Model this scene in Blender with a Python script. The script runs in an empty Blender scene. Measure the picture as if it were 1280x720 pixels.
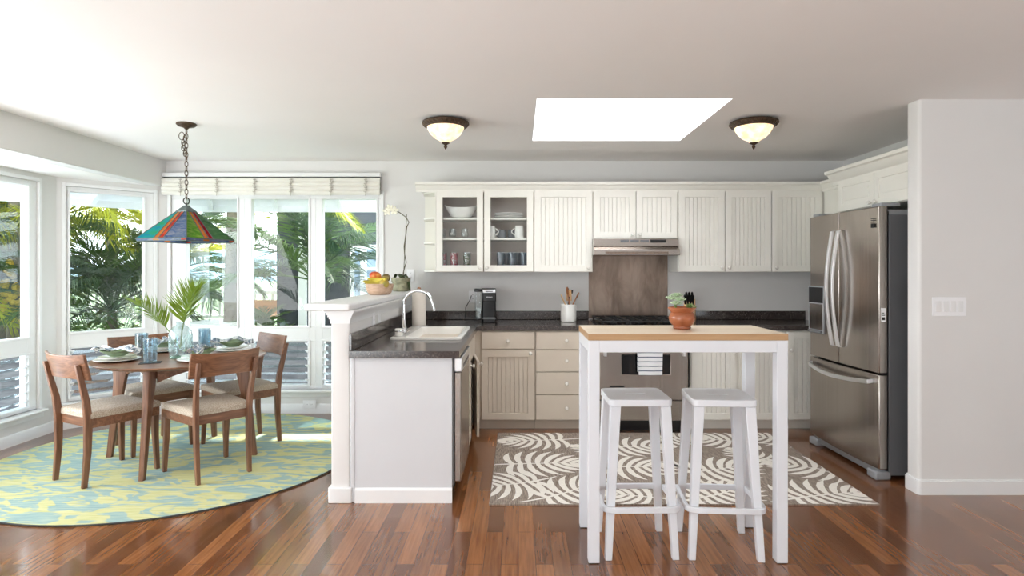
import bpy, bmesh, math, random
from mathutils import Vector, Matrix
random.seed(7)
PI = math.pi
SC = bpy.context.scene
COL = SC.collection

# ------------------------------------------------------------------ camera, sky, sun, lights, exposure
cam_d = bpy.data.cameras.new('camera'); cam = bpy.data.objects.new('camera', cam_d); COL.objects.link(cam)
cam.location = (0, 0, 1.40); cam.rotation_euler = (PI/2, 0, 0)
cam_d.sensor_width = 36.0; cam_d.lens = 750/1280*36
cam_d.shift_x = -8/1280; cam_d.shift_y = -23/1280
cam_d.clip_start = 0.05; cam_d.clip_end = 500
SC.camera = cam

world = bpy.data.worlds.new('sky'); SC.world = world; world.use_nodes = True
wn = world.node_tree; wn.nodes.clear()
wo = wn.nodes.new('ShaderNodeOutputWorld'); wb = wn.nodes.new('ShaderNodeBackground')
wt = wn.nodes.new('ShaderNodeTexCoord'); wsx = wn.nodes.new('ShaderNodeSeparateXYZ'); wr = wn.nodes.new('ShaderNodeValToRGB')
wn.links.new(wt.outputs['Generated'], wsx.inputs[0]); wn.links.new(wsx.outputs['Z'], wr.inputs[0])
wr.color_ramp.elements[0].position = 0.0; wr.color_ramp.elements[0].color = (0.78, 0.88, 0.98, 1)
wr.color_ramp.elements[1].position = 0.45; wr.color_ramp.elements[1].color = (0.66, 0.80, 0.98, 1)
e = wr.color_ramp.elements.new(0.12); e.color = (0.95, 0.98, 1.0, 1)
wn.links.new(wr.outputs[0], wb.inputs[0]); wb.inputs[1].default_value = 7.0
wn.links.new(wb.outputs[0], wo.inputs[0])

sun_d = bpy.data.lights.new('sun', 'SUN'); sun = bpy.data.objects.new('sun', sun_d); COL.objects.link(sun)
sun_d.energy = 9.0; sun_d.angle = 0.035; sun_d.color = (1.0, 0.95, 0.86)
sun.rotation_euler = Vector((-0.08, -0.80, -0.85)).to_track_quat('-Z', 'Y').to_euler()

def area(name, loc, direction, sx, sy, power, color=(1, 1, 1), portal=False):
    d = bpy.data.lights.new(name, 'AREA'); o = bpy.data.objects.new(name, d); COL.objects.link(o)
    d.shape = 'RECTANGLE'; d.size = sx; d.size_y = sy; d.energy = power; d.color = color
    o.location = loc; o.rotation_euler = Vector(direction).to_track_quat('-Z', 'Y').to_euler()
    if portal: d.cycles.is_portal = True
    return o
# added fill lights, out of view beside and behind the camera, most tilted up
area('left_fill', (-3.10, -0.7, 0.75), (.6, .35, 1), 4.2, 1.7, 150, (0.90, 0.97, 1.0))
area('right_fill', (4.5, 0.4, 0.7), (-.6, .3, 1), 3.6, 0.8, 28, (0.88, 0.96, 1.0))
area('bay_fill', (-3.92, 2.9, 1.25), (1, .45, .5), 1.6, 1.7, 40, (0.98, 0.99, 1.0))  # added fill just inside the unseen side window, lifts the dining ceiling
area('rear_fill', (0.3, -2.95, 1.25), (0, 1, 0.0), 6.0, 2.2, 14, (0.84, 0.94, 1.0))
# added fill lamp behind the camera, aimed at the ceiling for soft light
area('bounce_fill', (0.2, -0.3, 1.72), (0, .04, 1), 2.4, 1.4, 34, (0.95, 0.98, 1.0))
# sky portals in the dining windows
area('portal_back_windows', (-2.36, 6.02, 1.18), (0, -1, 0), 2.1, 1.95, 1, portal=True)
area('portal_bay_window', (-3.80, 5.62, 1.18), (0.724, -0.69, 0), 0.75, 1.95, 1, portal=True)
area('portal_side_window', (-4.13, 3.6, 1.18), (1, 0, 0), 3.0, 1.95, 1, portal=True)

vs = SC.view_settings
vs.view_transform = 'Standard'
try: vs.look = 'None'
except Exception: pass
vs.exposure = 0.66; vs.gamma = 1.0; vs.use_curve_mapping = False
SC.cycles.max_bounces = 10; SC.cycles.transparent_max_bounces = 24
SC.cycles.sample_clamp_indirect = 6.0
SC.cycles.caustics_reflective = False; SC.cycles.caustics_refractive = False

# ------------------------------------------------------------------ materials
def lin(c):
    return tuple(((v/255)/12.92 if v/255 <= 0.04045 else ((v/255+0.055)/1.055)**2.4) for v in c) + (1.0,)

class NT:
    def __init__(s, name):
        s.m = bpy.data.materials.new(name); s.m.use_nodes = True
        s.t = s.m.node_tree; s.n = s.t.nodes
        s.b = s.n['Principled BSDF']; s.out = s.n['Material Output']
    def new(s, typ, **kw):
        n = s.n.new(typ)
        for k, v in kw.items(): setattr(n, k, v)
        return n
    def ln(s, a, b): s.t.links.new(a, b)
    def coords(s, scale=(1, 1, 1), rot=(0, 0, 0), kind='Object'):
        tc = s.new('ShaderNodeTexCoord'); mp = s.new('ShaderNodeMapping')
        mp.inputs['Scale'].default_value = scale; mp.inputs['Rotation'].default_value = rot
        s.ln(tc.outputs[kind], mp.inputs[0]); return mp.outputs[0]
    def noise(s, vec, scale, detail=3, rough=0.5, dist=0.0):
        n = s.new('ShaderNodeTexNoise'); n.inputs['Scale'].default_value = scale
        n.inputs['Detail'].default_value = detail; n.inputs['Roughness'].default_value = rough
        n.inputs['Distortion'].default_value = dist
        if vec is not None: s.ln(vec, n.inputs['Vector'])
        return n.outputs['Fac']
    def ramp(s, fac, stops, const=False):
        r = s.new('ShaderNodeValToRGB')
        if const: r.color_ramp.interpolation = 'CONSTANT'
        els = r.color_ramp.elements
        els[0].position, els[0].color = stops[0][0], stops[0][1]
        els[1].position, els[1].color = stops[-1][0], stops[-1][1]
        for p, c in stops[1:-1]:
            q = els.new(p); q.color = c
        s.ln(fac, r.inputs[0]); return r.outputs[0]
    def mix(s, fac, a, b, mode='MIX'):
        m = s.new('ShaderNodeMix', data_type='RGBA', blend_type=mode)
        if isinstance(fac, float): m.inputs[0].default_value = fac
        else: s.ln(fac, m.inputs[0])
        for i, v in ((6, a), (7, b)):
            if isinstance(v, tuple): m.inputs[i].default_value = v
            else: s.ln(v, m.inputs[i])
        return m.outputs[2]
    def bump(s, h, strength=0.2, dist=0.01):
        b = s.new('ShaderNodeBump'); b.inputs['Strength'].default_value = strength; b.inputs['Distance'].default_value = dist
        s.ln(h, b.inputs['Height']); s.ln(b.outputs[0], s.b.inputs['Normal'])
    def set(s, rough=0.5, metal=0.0, spec=None, coat=None):
        s.b.inputs['Roughness'].default_value = rough; s.b.inputs['Metallic'].default_value = metal
        if spec is not None: s.b.inputs['Specular IOR Level'].default_value = spec
        if coat is not None: s.b.inputs['Coat Weight'].default_value = coat; s.b.inputs['Coat Roughness'].default_value = 0.08
    def color(s, c):
        if isinstance(c, tuple): s.b.inputs['Base Color'].default_value = c
        else: s.ln(c, s.b.inputs['Base Color'])

def shade(c, k): return tuple(min(1, v*k) for v in c[:3]) + (1,)

def plain(name, rgb, rough=0.5, metal=0.0, var=0.04, scale=6.0, bump=0.0, bscale=200, spec=None, coat=None):
    t = NT(name); c = lin(rgb); t.set(rough, metal, spec, coat)
    f = t.noise(t.coords(), scale, 3)
    t.color(t.ramp(f, [(0.3, shade(c, 1-var)), (0.7, shade(c, 1+var))]))
    if bump: t.bump(t.noise(t.coords(), bscale, 2), bump, 0.002)
    return t.m

def wood(name, c0, c1, c2, rough=0.4, axis=0, scale=1.0):
    t = NT(name); t.set(rough)
    sc = [14*scale]*3; sc[axis] = 1.3*scale
    v = t.coords(tuple(sc))
    f = t.noise(v, 2.0, 5, 0.55, 1.2)
    base = t.ramp(f, [(0.28, lin(c0)), (0.5, lin(c1)), (0.72, lin(c2))])
    sc2 = [90*scale]*3; sc2[axis] = 3*scale
    g = t.noise(t.coords(tuple(sc2)), 2.0, 3)
    t.color(t.mix(0.35, base, t.ramp(g, [(0.3, lin(c0)), (0.7, lin(c2))])))
    t.bump(g, 0.05, 0.001)
    return t.m

def thin_glass(name, tint=(0.97, 0.99, 0.99, 1), f0=0.05, facing=0.6, rough=0.0, coat_col=(1, 1, 1, 1), body=0.0, body_col=(0.8, 0.9, 0.9, 1)):
    t = NT(name); t.n.remove(t.b)
    tr = t.new('ShaderNodeBsdfTransparent'); tr.inputs[0].default_value = tint
    gl = t.new('ShaderNodeBsdfGlossy'); gl.inputs['Roughness'].default_value = rough; gl.inputs[0].default_value = coat_col
    lw = t.new('ShaderNodeLayerWeight'); lw.inputs[0].default_value = 0.5
    mr = t.new('ShaderNodeMapRange'); t.ln(lw.outputs['Facing'], mr.inputs[0])
    pw = t.new('ShaderNodeMath', operation='POWER'); t.ln(lw.outputs['Facing'], pw.inputs[0]); pw.inputs[1].default_value = 4.0
    t.ln(pw.outputs[0], mr.inputs[0]); mr.inputs[3].default_value = f0; mr.inputs[4].default_value = facing
    last = tr.outputs[0]
    if body:
        df = t.new('ShaderNodeBsdfDiffuse'); df.inputs[0].default_value = body_col
        m0 = t.new('ShaderNodeMixShader'); m0.inputs[0].default_value = body
        t.ln(last, m0.inputs[1]); t.ln(df.outputs[0], m0.inputs[2]); last = m0.outputs[0]
    mx = t.new('ShaderNodeMixShader')
    t.ln(mr.outputs[0], mx.inputs[0]); t.ln(last, mx.inputs[1]); t.ln(gl.outputs[0], mx.inputs[2])
    t.ln(mx.outputs[0], t.out.inputs[0]); return t.m

def steel(name, rgb, rough=0.24, axis=2, var=0.05):
    t = NT(name); t.set(rough, 1.0)
    sc = [55]*3; sc[axis] = 0.5
    f = t.noise(t.coords(tuple(sc)), 1.0, 3)
    c = lin(rgb)
    t.color(t.ramp(f, [(0.3, shade(c, 1-var)), (0.7, shade(c, 1+var))]))
    r = t.new('ShaderNodeMapRange'); t.ln(f, r.inputs[0]); r.inputs[3].default_value = rough-0.03; r.inputs[4].default_value = rough+0.04
    t.ln(r.outputs[0], t.b.inputs['Roughness'])
    return t.m

M = {}
M['wall'] = plain('wall_paint', (229, 227, 225), 0.75, var=0.015, scale=1.5, bump=0.05, bscale=120)
M['ceiling'] = plain('ceiling_paint', (246, 242, 239), 0.8, var=0.012, scale=1.2, bump=0.05, bscale=120)
M['trim'] = plain('trim_white', (238, 238, 238), 0.4, var=0.01)
M['cab'] = plain('cabinet_cream', (240, 237, 228), 0.45, var=0.02, scale=4)
M['cab_base'] = plain('cabinet_aged_cream', (212, 200, 184), 0.5, var=0.03, scale=4)
M['cab_in'] = plain('cabinet_interior', (206, 192, 180), 0.6, var=0.02)
M['panel_white'] = plain('panel_white', (212, 213, 216), 0.5, var=0.015, scale=3)
M['lacquer'] = plain('white_lacquer', (226, 228, 233), 0.3, var=0.01)
M['knob'] = plain('white_ceramic', (240, 236, 228), 0.2, var=0.01)
M['porcelain'] = plain('white_porcelain', (240, 238, 232), 0.15, var=0.01)
M['black'] = plain('black_plastic', (20, 20, 22), 0.3)
M['blackgloss'] = plain('black_glass', (10, 10, 12), 0.08)
M['iron'] = plain('cast_iron', (26, 25, 25), 0.55)
M['steel'] = steel('brushed_steel', (166, 158, 151))
M['steel_h'] = steel('brushed_steel_horizontal', (170, 162, 155), axis=0)
def cloudy():
    t = NT('smoked_steel_sheet'); t.set(0.36, 1.0)
    n = t.noise(t.coords((5, 5, 1.6)), 1.6, 4, 0.6, 0.5)
    t.color(t.ramp(n, [(0.3, lin((112, 98, 88))), (0.5, lin((136, 121, 110))), (0.7, lin((158, 142, 130)))])); return t.m
M['steel_cloud'] = cloudy()
M['steel_panel'] = steel('smoked_steel', (140, 124, 112), 0.34, var=0.12)
M['chrome'] = plain('chrome', (225, 226, 228), 0.06, 1.0, var=0.01)
M['handle'] = plain('satin_aluminium', (225, 226, 228), 0.28, 0.9, var=0.01)
M['fridge_side'] = plain('grey_enamel', (112, 113, 116), 0.45, 0.2, var=0.03)
M['grey_plastic'] = plain('grey_plastic', (150, 152, 155), 0.4)
M['bronze'] = plain('aged_bronze', (92, 76, 62), 0.42, 0.7, var=0.35, scale=60)
M['lead'] = plain('dark_patina', (92, 104, 104), 0.45, 0.5, var=0.2, scale=40)
M['walnut'] = wood('walnut', (78, 50, 36), (116, 78, 57), (148, 106, 80), 0.35, 2)
M['walnut_h'] = wood('walnut_horizontal', (82, 52, 37), (122, 82, 59), (156, 112, 84), 0.35, 0)
M['beech'] = wood('beech_edge', (172, 134, 94), (184, 146, 106), (196, 160, 120), 0.35, 0)
M['light_wood'] = wood('pale_wood', (200, 160, 110), (216, 176, 128), (228, 192, 146), 0.5, 2)
M['mid_wood'] = wood('brown_wood', (120, 72, 40), (150, 96, 58), (176, 120, 76), 0.5, 2)
M['bowl_wood'] = wood('bowl_wood', (176, 140, 112), (204, 170, 144), (224, 196, 172), 0.5, 0)
M['terracotta'] = plain('glazed_terracotta', (160, 92, 58), 0.22, var=0.2, scale=14)
M['stone_pot'] = plain('mossy_stoneware', (150, 148, 122), 0.6, var=0.3, scale=30)
M['bowl_green'] = plain('olive_glaze', (122, 142, 106), 0.22, var=0.15, scale=20)
M['bowl_in'] = plain('dark_green_glaze', (66, 84, 74), 0.22, var=0.15)
M['leaf'] = None
M['slate'] = plain('charcoal_coaster', (60, 62, 62), 0.7)
M['rubber'] = plain('dark_rubber', (35, 33, 32), 0.8)
M['outlet'] = plain('outlet_white', (248, 248, 250), 0.35, var=0.01)
M['tail'] = plain('dark_slot', (40, 40, 42), 0.6)
M['paper'] = plain('paper_towel', (244, 236, 226), 0.9, var=0.02, bump=0.2, bscale=300)
M['soil'] = plain('soil', (70, 55, 42), 0.95, var=0.3, scale=80)
M['glass'] = thin_glass('window_glass', (0.97, 0.985, 0.98, 1), 0.015, 0.3)
M['louver_glass'] = thin_glass('louver_glass', (0.74, 0.81, 0.82, 1), 0.10, 0.55, body=0.10, body_col=(0.55, 0.65, 0.66, 1))
M['cab_glass'] = thin_glass('cabinet_glass', (0.95, 0.96, 0.96, 1), 0.02, 0.3)
M['tumbler'] = thin_glass('blue_tumbler_glass', (0.76, 0.84, 0.88, 1), 0.08, 0.8, body=0.05, body_col=(0.45, 0.58, 0.68, 1))
M['clear'] = thin_glass('clear_glass', (0.93, 0.95, 0.95, 1), 0.07, 0.8)
M['vase_glass'] = thin_glass('pale_aqua_glass', (0.90, 0.95, 0.95, 1), 0.10, 0.8, body=0.06, body_col=(0.7, 0.85, 0.86, 1))
M['aqua_base'] = thin_glass('aqua_glass', (0.6, 0.85, 0.75, 1), 0.08, 0.6, body=0.2, body_col=(0.45, 0.75, 0.65, 1))
M['dark_tumbler'] = thin_glass('deep_blue_glass', (0.10, 0.15, 0.19, 1), 0.05, 0.7, body=0.7, body_col=(0.03, 0.06, 0.09, 1))

def leaf_mat(name, c0, c1, trans=0.4, scale=3.0):
    t = NT(name); t.set(0.45)
    col = t.ramp(t.noise(t.coords(), scale, 2), [(0.35, lin(c0)), (0.65, lin(c1))])
    t.color(col)
    tl = t.new('ShaderNodeBsdfTranslucent'); t.ln(col, tl.inputs[0])
    mx = t.new('ShaderNodeMixShader'); mx.inputs[0].default_value = trans
    t.ln(t.b.outputs[0], mx.inputs[1]); t.ln(tl.outputs[0], mx.inputs[2]); t.ln(mx.outputs[0], t.out.inputs[0])
    return t.m
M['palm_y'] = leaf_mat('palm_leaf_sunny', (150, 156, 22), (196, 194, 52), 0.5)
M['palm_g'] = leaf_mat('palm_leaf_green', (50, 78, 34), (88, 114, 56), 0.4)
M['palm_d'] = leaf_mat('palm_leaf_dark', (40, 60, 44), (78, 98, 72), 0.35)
M['frond'] = leaf_mat('cut_palm_leaf', (96, 128, 34), (150, 172, 60), 0.35)
M['succulent'] = plain('succulent_green', (176, 196, 160), 0.5, var=0.15, scale=30)
M['small_leaf'] = leaf_mat('small_plant_leaf', (96, 130, 62), (140, 166, 90), 0.3)
M['orchid_leaf'] = plain('orchid_leaf', (74, 88, 50), 0.35, var=0.2)
M['orchid_stem'] = plain('orchid_stem', (96, 88, 66), 0.6)
M['petal'] = plain('orchid_petal', (250, 246, 226), 0.5, var=0.02)
M['trunk'] = plain('palm_trunk', (100, 92, 78), 0.9, var=0.25, scale=14, bump=0.5, bscale=20)
M['grass'] = plain('garden_green', (84, 98, 60), 0.95, var=0.3, scale=1.5)
M['eave'] = plain('eave_white', (236, 238, 240), 0.6, var=0.01)
M['rail'] = plain('railing_white', (236, 236, 232), 0.5, var=0.01)
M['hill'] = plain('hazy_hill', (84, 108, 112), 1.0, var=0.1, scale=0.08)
M['patio'] = wood('patio_wood', (170, 116, 62), (196, 140, 80), (214, 162, 100), 0.6, 0)
M['yellowfruit'] = plain('palm_flower_yellow', (190, 160, 60), 0.8, var=0.2, scale=40)

def siding():
    t = NT('grey_siding'); t.set(0.7)
    v = t.coords((0, 0, 6.5)); sx = t.new('ShaderNodeSeparateXYZ'); t.ln(v, sx.inputs[0])
    fr = t.new('ShaderNodeMath', operation='FRACT'); t.ln(sx.outputs['Z'], fr.inputs[0])
    n = t.noise(t.coords(), 3, 3)
    t.color(t.ramp(n, [(0.3, lin((52, 58, 63))), (0.7, lin((64, 70, 75)))]))
    t.bump(fr.outputs[0], 0.8, 0.02); return t.m
M['siding'] = siding()

def fence_mat():
    t = NT('weathered_blocks'); t.set(0.9)
    br = t.new('ShaderNodeTexBrick'); t.ln(t.coords((1, 1, 1), (PI/2, 0, 0)), br.inputs['Vector'])
    br.inputs['Color1'].default_value = lin((104, 104, 104)); br.inputs['Color2'].default_value = lin((72, 72, 74))
    br.inputs['Mortar'].default_value = lin((66, 66, 66)); br.inputs['Scale'].default_value = 1.0
    br.inputs['Mortar Size'].default_value = 0.008; br.inputs['Brick Width'].default_value = 0.34; br.inputs['Row Height'].default_value = 0.13
    n = t.noise(t.coords((1, 1, 6)), 8, 4)
    t.color(t.mix(0.5, br.outputs['Color'], t.ramp(n, [(0.3, lin((58, 58, 60))), (0.7, lin((118, 118, 116)))])))
    return t.m
M['fence'] = fence_mat()

def floor_mat():
    t = NT('hardwood_planks')
    v = t.coords((1, 1, 1), (0, 0, PI/2))
    br = t.new('ShaderNodeTexBrick'); t.ln(v, br.inputs['Vector'])
    br.offset = 0.37; br.offset_frequency = 2
    br.inputs['Scale'].default_value = 1.0; br.inputs['Mortar Size'].default_value = 0.0012
    br.inputs['Mortar Smooth'].default_value = 0.3; br.inputs['Bias'].default_value = 0.0
    br.inputs['Brick Width'].default_value = 0.95; br.inputs['Row Height'].default_value = 0.083
    br.inputs['Color1'].default_value = (0, 0, 0, 1); br.inputs['Color2'].default_value = (1, 1, 1, 1); br.inputs['Mortar'].default_value = (0.5, 0.5, 0.5, 1)
    plank = t.ramp(br.outputs['Color'], [(0.0, lin((98, 58, 31))), (0.35, lin((120, 73, 40))), (0.65, lin((136, 86, 48))), (1.0, lin((160, 104, 60)))])
    g = t.noise(t.coords((60, 3.0, 1)), 1.0, 4, 0.55, 0.1)
    grain = t.ramp(g, [(0.30, lin((176, 150, 132))), (0.62, (1, 1, 1, 1))])
    c = t.mix(0.75, plank, grain, 'MULTIPLY')
    w = t.noise(t.coords((1.2, 0.8, 1)), 1.3, 4, 0.6)
    c = t.mix(t.ramp(w, [(0.45, (0, 0, 0, 1)), (0.85, (0.4, 0.4, 0.4, 1))]), c, lin((150, 106, 74)))
    mort = t.ramp(br.outputs['Fac'], [(0.0, (1, 1, 1, 1)), (1.0, lin((150, 120, 100)))])
    t.color(t.mix(0.8, c, mort, 'MULTIPLY'))
    mr = t.new('ShaderNodeMapRange'); t.ln(t.noise(t.coords((6, 2, 1)), 2.0, 4), mr.inputs[0])
    mr.inputs[3].default_value = 0.14; mr.inputs[4].default_value = 0.30
    t.ln(mr.outputs[0], t.b.inputs['Roughness']); t.b.inputs['Specular IOR Level'].default_value = 0.6
    t.b.inputs['Coat Weight'].default_value = 0.55; t.b.inputs['Coat Roughness'].default_value = 0.10
    return t.m
M['floor'] = floor_mat()

def granite():
    t = NT('speckled_granite'); t.set(0.12, spec=0.6)
    vo = t.new('ShaderNodeTexVoronoi'); vo.inputs['Scale'].default_value = 170; t.ln(t.coords(), vo.inputs['Vector'])
    n = t.noise(t.coords(), 220, 2)
    a = t.ramp(vo.outputs['Color'], [(0.2, lin((42, 37, 37))), (0.62, lin((74, 66, 63))), (0.8, lin((106, 95, 90))), (0.95, lin((150, 142, 138)))])
    t.color(t.mix(0.4, a, t.ramp(n, [(0.4, lin((34, 30, 31))), (0.7, lin((96, 85, 80)))])))
    return t.m
M['granite'] = granite()

def rug_dining():
    t = NT('botanical_rug'); t.set(0.95, spec=0.1)
    v = t.coords((0.75, 1.5, 1), (0, 0, 0.35))
    a = t.noise(v, 3.6, 2.0, 0.5, 2.6)
    st = t.noise(t.coords((5, 60, 1)), 1.6, 3, 0.6)
    ad = t.new('ShaderNodeMath', operation='MULTIPLY_ADD'); t.ln(st, ad.inputs[0]); ad.inputs[1].default_value = 0.26; t.ln(a, ad.inputs[2])
    m = t.ramp(ad.outputs[0], [(0.60, (0, 0, 0, 1)), (0.65, (1, 1, 1, 1))])
    tone = t.noise(t.coords((3, 40, 1)), 2.0, 3, 0.6)
    yel = t.ramp(tone, [(0.3, lin((186, 184, 126))), (0.7, lin((208, 205, 158)))])
    teal = t.ramp(tone, [(0.25, lin((126, 152, 152))), (0.5, lin((150, 174, 170))), (0.75, lin((180, 192, 172)))])
    t.color(t.mix(m, teal, yel))
    t.bump(tone, 0.3, 0.003); return t.m
M['rug_dining'] = rug_dining()
def weave(name, c0, c1):
    t = NT(name); t.set(0.95, spec=0.1)
    n = t.noise(t.coords((160, 14, 1), (0, 0, 0.5)), 1.0, 3, 0.6)
    t.color(t.ramp(n, [(0.35, lin(c0)), (0.65, lin(c1))])); t.bump(n, 0.3, 0.002); return t.m
M['rug_taupe'] = weave('taupe_weave', (116, 104, 93), (170, 156, 144))
M['rug_cream'] = plain('cream_pile', (232, 226, 216), 0.95, var=0.05, scale=60)
def seat_fabric():
    t = NT('oatmeal_tweed'); t.set(0.95, spec=0.15)
    n = t.noise(t.coords(), 160, 3, 0.7)
    t.color(t.ramp(n, [(0.3, lin((140, 124, 108))), (0.5, lin((178, 164, 148))), (0.7, lin((206, 196, 182)))]))
    t.bump(n, 0.4, 0.003); return t.m
M['tweed'] = seat_fabric()
def napkin_mat():
    t = NT('printed_napkin'); t.set(0.9)
    n = t.noise(t.coords(), 38, 2, 0.5, 1.0)
    t.color(t.ramp(n, [(0.42, lin((232, 232, 232))), (0.5, lin((176, 184, 192))), (0.58, lin((110, 124, 140)))])); return t.m
M['napkin'] = napkin_mat()
def towel_mat():
    t = NT('striped_towel'); t.set(0.95)
    v = t.coords((1, 1, 26)); sx = t.new('ShaderNodeSeparateXYZ'); t.ln(v, sx.inputs[0])
    fr = t.new('ShaderNodeMath', operation='FRACT'); t.ln(sx.outputs['Z'], fr.inputs[0])
    t.color(t.ramp(fr.outputs[0], [(0.0, lin((76, 88, 112))), (0.2, lin((236, 236, 238)))], True)); return t.m
M['towel'] = towel_mat()
def butcher():
    t = NT('butcher_block'); t.set(0.3)
    br = t.new('ShaderNodeTexBrick'); t.ln(t.coords(), br.inputs['Vector']); br.offset = 0.4
    br.inputs['Scale'].default_value = 1; br.inputs['Mortar Size'].default_value = 0.0004
    br.inputs['Brick Width'].default_value = 0.32; br.inputs['Row Height'].default_value = 0.04
    br.inputs['Color1'].default_value = lin((224, 204, 176)); br.inputs['Color2'].default_value = lin((236, 220, 196)); br.inputs['Mortar'].default_value = lin((204, 176, 142))
    g = t.noise(t.coords((4, 70, 1)), 1.5, 3)
    t.color(t.mix(0.4, br.outputs['Color'], t.ramp(g, [(0.3, lin((220, 198, 168))), (0.7, lin((242, 228, 206)))]))); return t.m
M['butcher'] = butcher()
def emis(name, rgb, strength, rgb2=None, scale=10):
    t = NT(name); t.set(0.3); c = lin(rgb)
    f = t.noise(t.coords(), scale, 3)
    col = t.ramp(f, [(0.35, lin(rgb2 or rgb)), (0.65, c)])
    t.color(col); t.ln(col, t.b.inputs['Emission Color']); t.b.inputs['Emission Strength'].default_value = strength; return t.m
M['bowl_lamp'] = emis('lit_alabaster', (255, 240, 214), 0.7, (240, 206, 156), 16)
M['sky_lens'] = emis('daylit_skylight_lens', (250, 252, 255), 5.5)
def stained(name, c0, c1, c2):
    t = NT(name); t.set(0.12)
    col = t.ramp(t.noise(t.coords((8, 8, 30)), 1.6, 3, 0.6, 1.0), [(0.3, lin(c0)), (0.5, lin(c1)), (0.7, lin(c2))])
    t.color(col)
    tl = t.new('ShaderNodeBsdfTranslucent'); t.ln(col, tl.inputs[0]); mx = t.new('ShaderNodeMixShader'); mx.inputs[0].default_value = 0.5
    t.ln(t.b.outputs[0], mx.inputs[1]); t.ln(tl.outputs[0], mx.inputs[2])
    tp = t.new('ShaderNodeBsdfTransparent'); t.ln(col, tp.inputs[0]); m2 = t.new('ShaderNodeMixShader'); m2.inputs[0].default_value = 0.42
    t.ln(mx.outputs[0], m2.inputs[1]); t.ln(tp.outputs[0], m2.inputs[2]); t.ln(m2.outputs[0], t.out.inputs[0]); return t.m
SG = [stained('glass_aqua', (50, 170, 220), (60, 200, 200), (80, 200, 120)), stained('glass_red', (200, 40, 36), (226, 80, 50), (240, 140, 80)),
      stained('glass_blue', (84, 116, 170), (136, 156, 190), (190, 190, 200)), stained('glass_green', (100, 170, 64), (150, 196, 76), (200, 220, 110)),
      stained('glass_deepgreen', (80, 130, 90), (110, 156, 106), (140, 180, 130)), stained('glass_amber', (220, 130, 50), (236, 160, 80), (240, 180, 100)),
      stained('glass_crimson', (150, 20, 40), (190, 40, 56), (210, 80, 90))]
def fruit_mat(name, c0, c1, c2): 
    t = NT(name); t.set(0.35); t.color(t.ramp(t.noise(t.coords(), 14, 3), [(0.35, lin(c0)), (0.5, lin(c1)), (0.65, lin(c2))])); return t.m
M['mango'] = fruit_mat('mango_skin', (196, 50, 40), (214, 96, 48), (226, 150, 60))
M['banana'] = fruit_mat('banana_skin', (206, 190, 70), (220, 200, 84), (190, 186, 80))
M['banana_g'] = fruit_mat('banana_green_skin', (120, 116, 50), (200, 170, 76), (150, 140, 60))
M['dark_fruit'] = fruit_mat('avocado_skin', (70, 62, 38), (104, 92, 46), (150, 120, 60))
def spotted(name, dots, base=(0.93, 0.93, 0.92, 1)):
    t = NT(name); t.n.remove(t.b)
    vo = t.new('ShaderNodeTexVoronoi'); vo.inputs['Scale'].default_value = 75; t.ln(t.coords(), vo.inputs['Vector'])
    tr = t.new('ShaderNodeBsdfTransparent'); tr.inputs[0].default_value = base
    gl = t.new('ShaderNodeBsdfGlossy'); gl.inputs[1].default_value = 0.05; m1 = t.new('ShaderNodeMixShader'); m1.inputs[0].default_value = 0.1
    t.ln(tr.outputs[0], m1.inputs[1]); t.ln(gl.outputs[0], m1.inputs[2])
    df = t.new('ShaderNodeBsdfDiffuse'); df.inputs[0].default_value = lin(dots)
    lt = t.new('ShaderNodeMath', operation='LESS_THAN'); t.ln(vo.outputs['Distance'], lt.inputs[0]); lt.inputs[1].default_value = 0.42
    m2 = t.new('ShaderNodeMixShader'); t.ln(lt.outputs[0], m2.inputs[0]); t.ln(m1.outputs[0], m2.inputs[1]); t.ln(df.outputs[0], m2.inputs[2])
    t.ln(m2.outputs[0], t.out.inputs[0]); return t.m
M['spot_red'] = spotted('red_dotted_glass', (150, 30, 44)); M['spot_green'] = spotted('green_dotted_glass', (70, 84, 44))
M['blind'] = plain('blind_white', (236, 232, 224), 0.7, var=0.03, scale=8)
M['tassel'] = plain('blind_cord', (186, 178, 168), 0.9, var=0.2, scale=60)

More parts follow.
